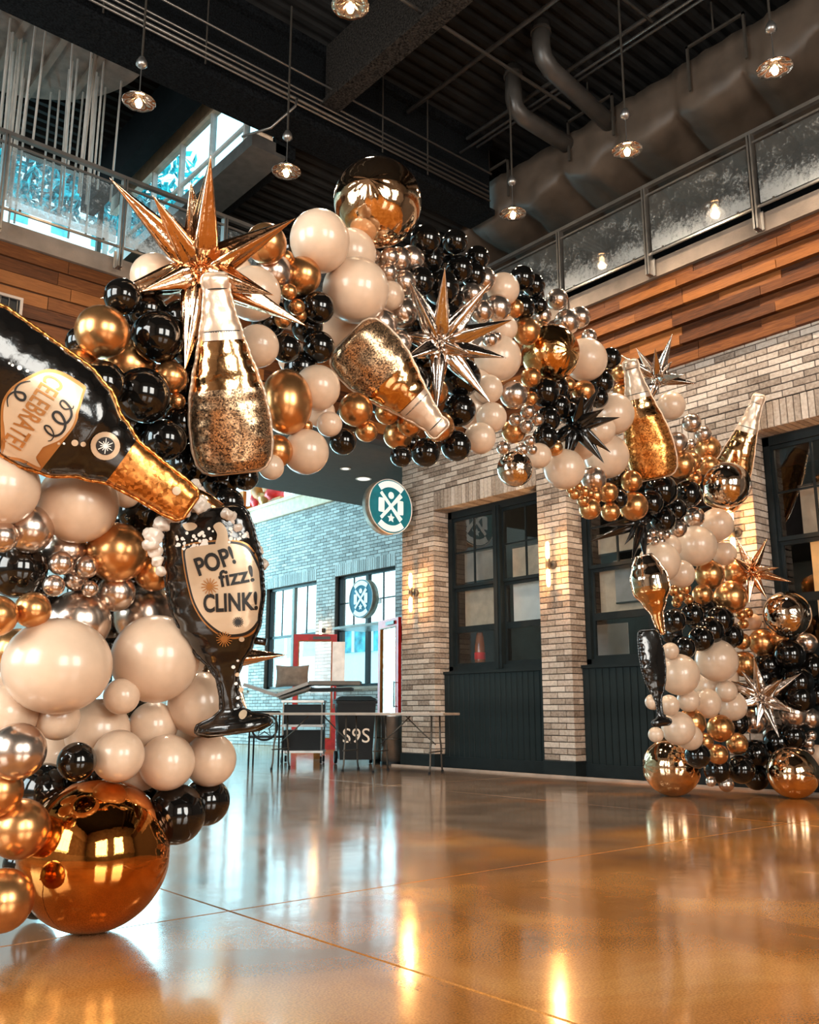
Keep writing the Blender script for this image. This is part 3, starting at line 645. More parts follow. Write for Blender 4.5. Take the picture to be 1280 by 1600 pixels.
bmn = MB().box((-5.2, 8.6, 8.0), (8.9, 8.72, 9.22)).box((-5.2, 8.5, 7.97), (8.9, 9.02, 8.06)).box((-5.2, 8.5, 9.1), (8.9, 9.02, 9.25)).build('ceiling_beam', ['fireproof_dark'])
tag(bmn, 'deep black main beam crossing the ceiling from the upper left', 'beam')
b2_ = MB().box((5.82, -6.2, 8.35), (5.92, 8.5, 9.22)).box((5.74, -6.2, 8.3), (6.0, 8.5, 8.36)).build('ceiling_beam', 'fireproof'); tag(b2_, 'speckled fireproofed beam running to the middle of the ceiling', 'beam')
b3_ = MB().box((4.72, 9.05, 8.9), (4.95, 14, 9.62)).build('ceiling_beam', 'beam'); tag(b3_, 'dark beam beside the clerestory window at upper left', 'beam')
# clerestory window strip
cz0, cz1 = 8.02, 9.05
cw = struct(MB().box((5.22, 9.05, cz1), (5.34, 14, 9.62)).box((5.2, 9.05, cz0 - .1), (5.4, 14, cz0)).build('window_13', 'cream_beam'))
MB().box((5.1, 9.05, 7.75), (5.6, 14, 7.93)).build('ledge_beam', 'steel', cw)
MB().box((5.25, 9.05, cz0 + .32), (5.30, 14, cz0 + .36)).build('transom', 'white_paint', cw)
for i in range(6): MB().box((5.24, 9.5 + i * .95, cz0), (5.32, 9.545 + i * .95, cz1)).build('mullion', 'white_paint', cw)
MB().box((5.27, 9.05, cz0), (5.275, 14, cz1)).build('pane', 'pane_clear', cw)
b4_ = MB().box((5.45, 9.05, 7.8), (5.75, 14, 8.05)).build('ceiling_beam', 'fireproof_dark'); tag(b4_, 'fuzzy fireproofed beam below the clerestory window', 'beam')
# concrete disc with hanging rods
ds = empty('hanging_disc', (2.35, 10.0, 8.85), 'round pale concrete coloured disc hanging at the upper left ceiling', 'sculpture')
MB().lathe([(0, 0), (1.68, 0), (1.68, .05), (0, .05)], 72).build('disc', 'disc_board', ds)
for i in range(6):
    a_ = -1.15 + i * .46
    MB().box((a_ - .04, -math.sqrt(1.64 ** 2 - a_ * a_), -.05), (a_ + .04, math.sqrt(1.64 ** 2 - a_ * a_), 0)).build('batten', 'concrete', ds)
for i in range(3): MB().tube([(math.cos(i * 2.1) * .9, math.sin(i * 2.1) * .9, .05), (math.cos(i * 2.1) * .9, math.sin(i * 2.1) * .9, .72)], .012, 6).build('hanger', 'steel_dark', ds)
me_t = None
for i in range(46):
    while True:
        x_, y_ = random.uniform(2.0, 3.9), random.uniform(9.95, 11.5)
        if (x_ - 2.35) ** 2 + (y_ - 10) ** 2 < 1.6 ** 2: break
    if me_t is None:
        o = MB().tube([(0, 0, 0), (.0, 0, -1)], .014, 6).build('hanging_tube', 'tube_metal'); me_t = o.data
    else: o = link('hanging_tube', me_t)
    o.location = (x_, y_, 8.82); o.scale = (1, 1, random.uniform(1.5, 2.3)); o.rotation_euler = (random.uniform(-.02, .02), random.uniform(-.02, .02), 0)
    tag(o, 'thin silver tube hanging from the round ceiling disc', 'tube', 'silver tubes hanging under the disc')
# ---- pendants
def pendant(x_, y_, z_, label, ztop):
    p = empty('pendant_lamp', (x_, y_, z_), label, 'lamp')
    MB().tube([(0, 0, .52), (0, 0, ztop - z_)], .013, 8).build('stem', 'steel_dark', p)
    MB().lathe([(0, .56), (.03, .55), (.055, .50), (.06, .46), (.03, .43), (0, .43)], 14).build('swivel', 'steel', p, True)
    MB().tube([(0, 0, .12), (0, 0, .45)], .006, 6).build('cord', 'steel', p)
    mb = MB(); n_ = 40; prof = [(.03, .10), (.06, .075), (.11, .05), (.165, .03), (.172, .022), (.168, .016), (.11, .034), (.06, .058), (.03, .085)]
    vs = []
    mb.lathe(prof, n_)
    mb.v = [(v_[0], v_[1], v_[2] + .003 * math.cos(10 * math.atan2(v_[1], v_[0]))) for v_ in mb.v]
    mb.build('shade', 'shade', p, True)
    MB().lathe([(0, .14), (.032, .13), (.038, .09), (.03, .05), (0, .05)], 14).build('socket', 'steel', p, True)
    MB().lathe([(0, -.05), (.024, -.04), (.036, -.01), (.03, .025), (.014, .05), (0, .05)], 14).build('bulb', 'bulb', p, True)
    pl_ = point('pendant_light', (x_, y_, z_ - .09), 14, (1, .68, .38), .05)
    sl = bpy.data.lights.new('pendant_spot', 'SPOT'); sl.energy = 390; sl.color = (1, .82, .62); sl.spot_size = math.radians(125); sl.spot_blend = .8; sl.shadow_soft_size = .12
    so = bpy.data.objects.new('pendant_spot', sl); COL.objects.link(so); so.location = (x_, y_, z_ - .12); return p
ps = [(7.85, 3.64, 7.0, 'dish pendant lamp at the upper right corner'), (7.85, 5.41, 7.0, 'dish pendant lamp in front of the middle of the fabric duct'), (7.85, 7.18, 7.0, 'dish pendant lamp at the far end of the fabric duct'),
      (5.09, 8.2, 6.95, 'dish pendant lamp left of the big chrome orb'), (3.27, 8.2, 7.0, 'dish pendant lamp below the round ceiling disc'), (4.16, 5.71, 7.0, 'pendant lamp cut off by the top edge of the picture')]
for (a, c, z_, t) in ps: pendant(a, c, z_ - .02, t, 9.2)
# ---- duct of wrapped fabric
prof = []
def duct_mesh():
    mb = MB(); y = -3.; ny = 190; Y0, Y1 = -3., 9.65
    sec = [(0, .60), (0, .45), (0, .3), (0, .15), (.0, .03), (.06, -.02), (.3, -.05), (.7, -.07), (1.1, -.07), (1.6, -.05), (1.95, -.02), (2.0, .05), (2.0, .6)]
    vs = []; fs = []; m_ = len(sec)
    for i in range(ny + 1):
        yy = Y0 + (Y1 - Y0) * i / ny
        ph = (yy % .92) / .92; sag = abs(math.sin(math.pi * ph)) ** .6
        for j, (a_, b_) in enumerate(sec):
            e = 1 if 3 < j < 11 else .25
            nz_ = noise.noise(Vector((a_ * 2.2, yy * 3.1 + a_ * 1.5, 1.))) * .05 + noise.noise(Vector((a_ * 5, yy * 14, b_ * 5))) * .022
            tight = .12 * (1 - sag)
            px_ = a_ + (tight * .5 + nz_ if a_ < 1 else -tight * .5 - nz_); pz_ = b_ - e * (sag * .19 - .09 + nz_ * 1.8) - (.0 if j else 0)
            vs.append((px_, yy + .12 * a_, pz_))
    for i in range(ny):
        for j in range(m_ - 1): fs.append((i * m_ + j, i * m_ + j + 1, (i + 1) * m_ + j + 1, (i + 1) * m_ + j))
    fs.append(tuple(ny * m_ + j for j in range(m_))); fs.append(tuple(range(m_))[::-1])
    for i in range(ny): fs.append((i * m_, (i + 1) * m_, (i + 1) * m_ + m_ - 1, i * m_ + m_ - 1))
    return mb.add(vs, fs)
du = empty('wrapped_duct', (9.0, 0, 8.08), 'wide brown air duct wrapped in sagging fabric above the right balcony', 'duct')
duct_mesh().build('duct_body', 'duct', du, True)
for i in range(6):
    yy = -1.6 + i * 1.9 + .35
    MB().box((-.06, yy, .12), (-.03, yy + .03, .74)).box((-.06, yy + .75, .12), (-.03, yy + .78, .74)).box((-.06, yy, .71), (-.03, yy + .78, .74)).build('hanger_bracket', 'steel_dark', du)
    MB().tube([(-.05, yy + .4, .74), (-.05, yy + .4, 1.14)], .012, 6).build('hanger_rod', 'steel_dark', du)
for k, pts in enumerate([[(7.95, 7.2, 9.2), (7.95, 7.2, 8.72), (7.99, 7.2, 8.6), (8.12, 7.2, 8.54), (9.3, 7.18, 8.5)], [(7.62, 6.42, 9.2), (7.62, 6.42, 8.86), (7.66, 6.42, 8.72), (7.8, 6.43, 8.64), (9.3, 6.5, 8.45)]]):
    p = empty('elbow_pipe', (0, 0, 0), ['dark round pipe elbow, the left one of the pair meeting the duct', 'dark round pipe elbow, the right one of the pair meeting the duct'][k], 'pipe')
    MB().tube(pts, .115, 18).build('pipe', 'pipe_dark', p, True); MB().tube([Vector(pts[0]) - Vector((0, 0, .1)), Vector(pts[0]) - Vector((0, 0, .14))], .13, 18).build('collar', 'pipe_dark', p)
# conduits
def conduit(pts, r, label, group=None):
    o = MB().tube(pts, r, 8).build('conduit', 'conduit', None, True); tag(o, label, 'pipe', group)
G = None
for k, (y_, z_) in enumerate([(8.42, 8.16), (8.42, 8.24), (8.44, 8.33), (8.40, 8.08), (8.36, 8.5)]):
    conduit([(-3, y_, z_), (5.2, y_, z_), (8.7, y_, z_)], .014 if k else .02, 'thin steel conduit beside the deep black main beam, ' + ['second from the bottom', 'middle one of five', 'second from the top', 'lowest one of five', 'topmost one of five'][k], G)
conduit([(5.3, 8.35, 8.1), (5.25, 8.3, 7.95), (5.1, 8.6, 7.75), (4.9, 8.95, 7.72), (3.0, 9.0, 7.7)][:4], .016, 'bent steel conduit dropping below the main beam left of the chrome orb')
for k, (x_, z_) in enumerate([(8.35, 9.0), (8.55, 8.95), (8.2, 8.7), (7.2, 8.9)]):
    conduit([(x_, -3, z_), (x_, 8.5, z_)], [.03, .018, .018, .03][k], 'dark conduit running above the duct, ' + ['the thick one nearest the duct', 'thin and highest', 'thin and lower', 'the thick one furthest left'][k])
conduit([(-3, 5.2, 8.75), (8.2, 5.2, 8.75)], .02, 'sprinkler pipe crossing the ceiling at upper right')
conduit([(-3, 6.55, 8.4), (8.3, 6.55, 8.4)], .022, 'long conduit crossing from the top centre to the elbow pipes')
for k, x_ in enumerate([.9, 2.9, 4.1, 6.7, 7.5]):
    o = MB().tube([(x_, 8.42, 8.02), (x_, 8.42, 9.22)], .010, 6).build('hanger_rod', 'steel_dark'); tag(o, 'thin threaded rod holding the conduits, ' + ['leftmost', 'second from left', 'middle one', 'second from right', 'rightmost'][k], 'rod')
# ---- wall sconces
def sconce(y_, z_, label):
    s = empty('wall_sconce', (XF, y_, z_), label, 'lamp')
    m4 = Matrix.Rotation(-math.pi / 2, 4, 'Y')
    MB().lathe([(0, 0), (.055, 0), (.055, .02), (.03, .04), (0, .045)], 18, mat4=m4).build('wall_plate', 'steel_dark', s, True)
    MB().tube([(-.03, 0, 0), (-.10, 0, 0)], .014, 8).build('arm', 'steel_dark', s)
    MB().lathe([(0, -.075), (.03, -.07), (.034, 0), (.03, .07), (0, .075)], 14, (-.11, 0, 0)).build('socket', 'steel_dark', s, True)
    MB().lathe([(.0, .07), (.02, .07), (.026, .10), (.026, .25), (.018, .285), (0, .295)], 12, (-.11, 0, 0)).build('bulb', 'bulb_tube', s, True)
    MB().lathe([(.0, -.07), (.02, -.07), (.026, -.10), (.026, -.25), (.018, -.285), (0, -.295)], 12, (-.11, 0, 0)).build('bulb', 'bulb_tube', s, True)
    for dz in (.17, -.17): point('sconce_light', (XF - .15, y_, z_ + dz), 24.0, (1, .46, .14), .03)
    return s
sconce(10.30, 2.52, 'twin tube wall lamp on the brick pillar under the round sign')
sconce(7.60, 2.62, 'twin tube wall lamp glowing orange between the two dark windows')
sconce(5.02, 2.66, 'twin tube wall lamp on the pillar behind the right arch foot')
s4 = empty('wall_sconce', (XT, 16.8, 2.55), 'small wall lamp on the far wall above the red frame', 'lamp')
MB().lathe([(0, -.2), (.03, -.2), (.035, 0), (.03, .2), (0, .2)], 10, (-.1, 0, 0)).build('bulb', 'bulb_tube', s4, True); MB().box((-.1, -.04, -.05), (0, .04, .05)).build('wall_plate', 'steel_dark', s4); point('sconce_light', (XT - .16, 16.8, 2.55), 7, (1, .5, .2), .03)
# ---- round signs
def round_sign(center, normal, D, label, face, thick, bracket):
    nrm = Vector(normal).normalized(); upv = Vector((0, 0, 1)); r_ = upv.cross(nrm).normalized()
    mw = Matrix((( r_.x, upv.x, nrm.x, center[0]), (r_.y, upv.y, nrm.y, center[1]), (r_.z, upv.z, nrm.z, center[2]), (0, 0, 0, 1)))
    s = empty('round_sign', label=label, cat='sign', mw=mw)
    R = D / 2
    MB().lathe([(R * .97, 0), (R, -.01), (R, -thick), (0, -thick)], 64).build('drum', 'sign_rim', s, True)
    MB().lathe([(R * .965, -.004), (R * .985, .008), (R, .008), (R, -.01)], 64).build('rim_ring', 'white_paint', s, True)
    MB().lathe([(0, 0), (R * .97, 0)], 64).build('face', face, s)
    def poly(name, pts, z=.003, m='sign_white', t=.006):
        n_ = len(pts); MB().add([(p[0] * R, p[1] * R, z) for p in pts] + [(p[0] * R, p[1] * R, z + t) for p in pts], [tuple(range(n_, 2 * n_))] + [(i, (i + 1) % n_, n_ + (i + 1) % n_, n_ + i) for i in range(n_)]).build(name, m, s)
    for sg in (1, -1):
        a0, a1 = (50, 130) if sg > 0 else (230, 310); arc = [math.radians(a0 + (a1 - a0) * i / 16) for i in range(17)]
        poly('arc_band', [(.93 * math.cos(q), .93 * math.sin(q)) for q in arc] + [(.70 * math.cos(q), .70 * math.sin(q)) for q in arc[::-1]])
        q = math.radians(45 * sg); c_, s_ = math.cos(q), math.sin(q); L_, w_ = .66, .062
        poly('crossed_bar', [(c_ * a_ - s_ * b_, s_ * a_ + c_ * b_) for a_, b_ in ((-L_, -w_), (L_ * .2, -w_), (L_, -w_ * 1.5), (L_, w_ * 1.5), (L_ * .2, w_), (-L_, w_))], z=.003 + .001 * sg)
        poly('side_block', [(sg * .44 + (.13 * x_), y_ * .26) for x_, y_ in ((-1, -.9), (-.8, -1), (.8, -1), (1, -.9), (1, .9), (.8, 1), (-.8, 1), (-1, .9))], z=.0025)
    poly('round_mark', [(.13 * math.cos(q * .524), .40 + .13 * math.sin(q * .524)) for q in range(12)])
    poly('star_mark', [((.17 if i % 2 == 0 else .085) * math.sin(i * math.pi / 5), -.43 + (.17 if i % 2 == 0 else .085) * math.cos(i * math.pi / 5)) for i in range(10)][::-1])
    for (a_, b_) in bracket:
        m_ = MB().box(a_, b_); mi_ = mw.inverted(); m_.v = [tuple(mi_ @ Vector(q)) for q in m_.v]; m_.build('bracket', 'steel', s)
    return s
round_sign((8.37, 10.26, 3.77), (0, -1, 0), .83, 'large round teal and white sign on the corner brick pillar', 'teal_sign', .16, [((8.75, 10.30, 3.85), (8.9, 10.40, 3.92)), ((8.75, 10.30, 3.55), (8.9, 10.40, 3.62))])
round_sign((11.38, 14.92, 3.06), (-1, 0, 0), .80, 'smaller looking round teal and white sign in front of the far window', 'teal_sign_lit', .16, [((11.5, 14.88, 3.0), (11.9, 14.96, 3.1))])
# ================================================================== BALLOON ARCH
# the arch stands in an upright plane through its two feet
A0 = Vector((1.45, 3.49, 0)); A1 = Vector((7.95, 4.80, 0))
_ad = (A1 - A0).normalized(); AN = Vector((_ad.y, -_ad.x, 0))          # normal toward the hall's front
def tplane(r): return (A0 - CAM).dot(AN) / r.dot(AN)
def arch_t(x, y): return tplane(ray(x, y))
_bm = {}
def balloon_mesh(kind):
    """latex balloon: round crown, slight pear toward the knot (knot along -Z, away from the viewer)"""
    if kind in _bm: return _bm[kind]
    mb = MB(); n_, m_ = 32, 20; prof = []
    for i in range(m_ + 1):
        q = math.pi * i / m_; z = -math.cos(q); r = math.sin(q)
        if z < 0: r *= 1 - .10 * (-z) ** 2; z *= 1.10
        prof.append((max(r, .0005), z))
    prof = [(.03, -1.19), (.055, -1.17), (.03, -1.13), (.05, -1.10)] + [(max(p[0], .05), p[1]) if p[1] < -1.05 else p for p in prof[1:]]
    mb.lathe(prof, n_)
    me = bpy.data.meshes.new('latex_balloon'); me.from_pydata(mb.v, [], mb.f); me.materials.append(M[kind]); me.polygons.foreach_set('use_smooth', [True] * len(mb.f)); _bm[kind] = me
    return me
def orb_mesh(kind):
    if kind in _bm: return _bm[kind]
    mb = MB(); n_, m_ = 72, 48; prof = [(max(.0005, math.sin(math.pi * i / m_)), -math.cos(math.pi * i / m_)) for i in range(m_ + 1)]
    mb.lathe(prof, n_)
    o = []
    for v in mb.v:
        p = Vector(v); a = math.atan2(p.y, p.x); pz = abs(p.z)
        w = max(0, (pz - .80)) * .10 * math.cos(a * 14) * (1 - pz) * 6 + noise.noise(p * 2.2) * .008
        o.append(tuple(p * (1 + w)))
    me = bpy.data.meshes.new('foil_orb'); me.from_pydata(o, [], mb.f); me.materials.append(M[kind]); me.polygons.foreach_set('use_smooth', [True] * len(mb.f)); _bm[kind] = me
    return me
BT = """
O 148 1335 117 112 F c
C 243 1029 68
C 90 1040 84 74
C 185 1181 40
C 261 1191 43
C 239 1135 38
C 328 1187 41
C 312 1100 50
C 152 1142 50
C 300 1165 46
C 330 1035 35
C 90 1122 34
C 13 1115 46
S 27 1174 44
G -5 1236 40
G 31 1295 46
G 3 1407 48
B 68 1236 43
B 275 1272 46
B 322 1252 37
B 142 1215 33
C 85 1180 50
C 222 1205 30
C 190 1088 28
B 120 1190 30
B 205 1098 25
B 40 1350 34
B 60 1400 34
B 215 1240 34
C 122 787 62
C 0 762 60
C 197 772 22
S 95 880 19
S 135 886 18
S 119 905 19
S 84 915 17
S 140 920 13
S 45 827 38
S 3 839 25
G 183 863 47
S 101 862 36
B 28 890 45
S 122 972 50
S 228 962 49
S 181 926 30
G 240 894 30
G 51 953 28
G -5 962 32
G 28 1020 38
B 222 798 38
B 185 836 26
B 60 925 30
B 150 905 40
B 205 905 35
B 175 960 40
C 20 1060 40
B 175 1010 40
G 160 519 42
B 247 527 41
G 200 572 43
B 160 600 37
B 222 618 44
G 122 575 31
G 267 590 26
G 277 627 13
B 285 662 32
B 258 688 33
B 300 725 34
B 285 500 32
B 128 535 25
C 242 434 38
B 192 464 29
B 230 485 30
B 300 540 34
B 195 660 40
B 290 600 34
B 205 510 34
B 300 790 30
B 383 746 21
B 345 752 27
B 357 786 24
B 325 770 26
B 280 830 30
O 590 317 67 70 N g
C 500 377 46 50
C 556 454 52
G 416 381 32
S 427 426 30
G 472 431 30
G 447 403 12
B 455 389 16
G 452 456 13
G 464 480 13
G 442 499 14
G 468 493 12
G 443 452 10
B 498 481 25
B 480 510 25
B 447 544 23
B 498 542 25
C 396 459 43
C 402 541 34
C 530 500 46
C 548 397 40
C 609 462 23
B 470 470 28
B 420 500 28
C 360 430 36
S 582 403 12
S 609 402 15
S 623 406 20
S 642 406 22
S 606 426 15
S 631 442 20
S 628 489 25
S 594 508 27
S 622 537 22
C 575 415 28
S 650 470 14
B 665 375 24
B 672 406 22
B 711 378 20
B 718 420 21
B 746 403 19
B 690 450 28
B 704 465 22
B 675 475 25
B 692 398 24
B 655 440 24
B 650 505 26
B 700 500 26
B 740 430 20
S 755 437 20
S 737 460 18
S 777 482 22
S 752 487 18
S 766 531 12
S 775 527 9
C 786 452 26
G 804 482 15
C 788 513 21
C 778 560 37
C 763 608 23
C 768 652 24
C 750 685 25
C 740 640 32
B 718 641 26
G 686 666 24
B 713 697 24
G 678 612 23
G 640 663 20
G 622 680 23
G 605 645 19
B 665 707 23
B 627 713 17
B 640 695 20
B 690 680 24
G 556 640 27
G 573 673 18
B 536 690 21
B 545 655 22
B 640 600 34
B 600 620 30
B 660 560 32
B 720 590 32
C 745 600 24
G 448 628 37 54 N g
C 496 606 36
C 515 663 20
C 500 645 24
C 478 706 36
C 424 730 20
G 432 705 26
G 479 666 10
G 463 686 11
B 470 575 26
C 460 560 26
B 816 435 20
B 834 446 18
B 829 463 22
B 816 481 20
B 842 478 14
S 871 468 17
S 847 494 15
S 886 503 20
S 906 496 17
G 823 518 22
O 860 552 45 46 N a
C 915 562 34
S 921 526 12
B 954 560 17
B 939 598 20
B 935 622 16
G 969 584 14
G 972 611 14
C 958 647 33
C 940 672 22
S 825 643 12
S 840 656 11
S 822 666 11
S 805 656 10
S 803 617 22
G 829 623 12
G 803 674 19
B 888 645 18
B 851 612 24
B 869 606 20
B 856 655 20
B 872 636 20
B 852 684 20
B 880 618 12
B 905 640 22
G 912 612 18
C 920 618 21
G 888 602 12
G 830 590 16
O 805 733 30 26 N s
S 787 700 11
S 828 689 9
S 816 702 10
S 832 703 8
G 867 700 13
C 882 733 32
C 948 713 35
C 842 712 20
C 905 690 30
S 928 748 20
G 950 770 16
G 922 795 17
G 954 800 15
G 987 752 17
G 990 791 23
G 898 772 9
G 913 768 9
G 911 783 9
G 922 771 7
G 904 760 7
G 891 765 6
G 930 775 12
B 960 745 22
B 965 780 16
C 1049 634 22
S 1081 661 15
S 1099 678 13
S 1057 693 18
S 1079 694 9
G 1106 701 20
G 1065 727 22
G 1081 722 16
G 1107 728 17
G 1085 748 12
O 1136 758 37 35 N s
B 1033 767 26
B 1075 772 22
B 1036 812 20
B 1017 786 20
B 1056 796 18
S 1085 808 16
S 1060 826 14
S 1020 833 7
S 1031 834 7
S 1041 836 7
S 1014 842 7
S 1023 847 7
S 1033 846 7
B 1000 760 22
C 1088 853 32
C 1120 820 26
C 1031 878 32
C 1132 865 19
C 1064 897 22
C 1045 855 20
G 1109 898 23
G 1142 933 26
G 1152 895 21
G 1098 929 16
G 1071 920 9
G 1053 923 9
G 1061 932 10
G 1076 937 8
G 1058 942 8
B 1082 960 18
B 1053 970 19
B 1096 998 20
B 1125 968 22
B 1142 993 20
B 1069 1012 18
B 1050 990 17
B 1110 985 22
G 1158 961 8
G 1169 958 8
G 1162 975 8
O 1230 960 37 35 N s
C 1177 972 13
G 1191 1004 21
G 1163 1038 20
G 1160 1002 13
G 1217 998 15
B 1234 1023 24
B 1200 1040 22
B 1268 1042 22
B 1247 1066 24
B 1215 1075 22
S 1261 1005 16
B 1275 1085 20
C 1120 1032 33
C 1061 1054 32
C 1048 1017 13
C 1104 1099 23
C 1076 1094 18
C 1135 1080 17
C 1111 1073 26
C 1020 1097 12
C 1046 1102 16
C 1144 1103 23
C 1060 1138 26
C 1025 1148 12
C 1078 1152 20
G 1081 1129 22
G 1126 1138 21
G 1152 1162 17
G 1122 1179 16
G 1101 1159 14
O 1050 1198 45 44 F g
O 1239 1207 40 39 F g
S 1179 1127 20
S 1210 1148 18
S 1240 1115 22
S 1266 1122 16
S 1250 1147 8
S 1269 1149 8
S 1264 1161 9
S 1245 1166 7
S 1266 1173 7
C 1278 1180 16
B 1121 1202 21
B 1158 1202 22
B 1180 1178 22
B 1182 1214 20
B 1215 1160 22
B 1240 1150 20
B 1150 1130 20
S 1111 1221 8
S 1135 1225 12
B 1100 960 30
B 1190 1060 24
C 1130 1060 24
B 1165 1100 24
B 1090 1180 20
B 1250 1090 24
B 1120 750 18
"""
LM = [(148, 1335, 'huge copper floor orb'), (110, 660, 'black celebrate bottle foil'), (345, 915, 'black pop-fizz glass foil'), (313, 420, 'rose gold starburst'),
      (365, 620, 'tall upright gold bottle'), (590, 317, 'top chrome orb'), (690, 540, 'silver starburst'), (600, 590, 'tilted gold bottle'), (860, 552, 'amber mirror orb'),
      (903, 665, 'black starburst'), (1018, 660, 'right-hand gold bottle'), (1136, 758, 'leaning bottle mirror orb'), (1176, 895, 'small gold starburst'), (1230, 960, 'mirror orb at right edge'),
      (1192, 1090, 'low silver starburst'), (1050, 1198, 'right foot gold orb'), (1239, 1207, 'lower right corner orb'), (1015, 925, 'clear glass-shaped foil'), (805, 733, 'small hanging mirror orb')]
CN = {'C': ('cream', 'latex_cream'), 'G': ('chrome gold', 'latex_gold'), 'B': ('glossy black', 'latex_black'), 'S': ('silver rose', 'latex_silver')}
def direction(dx, dy):
    a = math.degrees(math.atan2(-dy, dx)) % 360
    return ['right of', 'above right of', 'above', 'above left of', 'left of', 'below left of', 'below', 'below right of'][int(((a + 22.5) % 360) // 45)]
placed = []; todo = []
def facing(c, roll=0., tilt=(0, 0)):
    """basis facing the hall's viewers: x right, y up, z toward the viewer"""
    z = (CAM - c).normalized(); x = _up.cross(z).normalized(); y = z.cross(x)
    m = Matrix((x, y, z)).transposed()
    return m @ Matrix.Rotation(tilt[1], 3, 'Y') @ Matrix.Rotation(tilt[0], 3, 'X') @ Matrix.Rotation(roll, 3, 'Z')
# proxies where the flat foils sit, filled by the foil builders below
def rs(px, t): return px * t / 1460.
def scale_at(x, y):
    r = ray(x, y); return 1 / (FPX / r.dot(_fw))       # metres per pixel at unit ray length
FOILS = []          # (points, radius) spheres already standing
def place_balloon(x, y, rx, ry, flag):
    r = ray(x, y); t0 = tplane(r); sc = scale_at(x, y)
    rr = (rx + ry) / 2
    if flag == 'F':
        t = t0
        for k in range(60):
            R = rr * sc * t; zc = CAM.z + r.z * t
            t += (zc - R * .985) / max(.02, -r.z + rr * sc) * .6
        return CAM + r * t, t, sc
    best = None; t = t0 - .16 - max(0, (x - 1090) * .003) - (.75 if flag == 'N' and 1100 < x < 1160 else 0)
    while t < t0 + .75:
        c = CAM + r * t; R = rr * sc * t; pen = 0
        for (q, Q) in placed:
            d = (c - q).length; lim = .86 * (R + Q)
            if d < lim: pen += (lim - d) / min(R, Q)
        if c.z - R < 0: pen += 3 + (R - c.z) * 20
        if best is None or pen < best[0] - 1e-4: best = (pen, t)
        if c.x + R > 8.86: break
        if pen < 1e-4: break
        t += .025
    t = best[1]
    for k in range(80):
        if (CAM + r * t).x + rr * sc * t * .96 <= 8.86: break
        t -= .02
    if (CAM + r * t).z < rr * sc * t:
        for k in range(80):
            if (CAM + r * t).z >= rr * sc * t: break
            t -= .02
    return CAM + r * t, t, sc
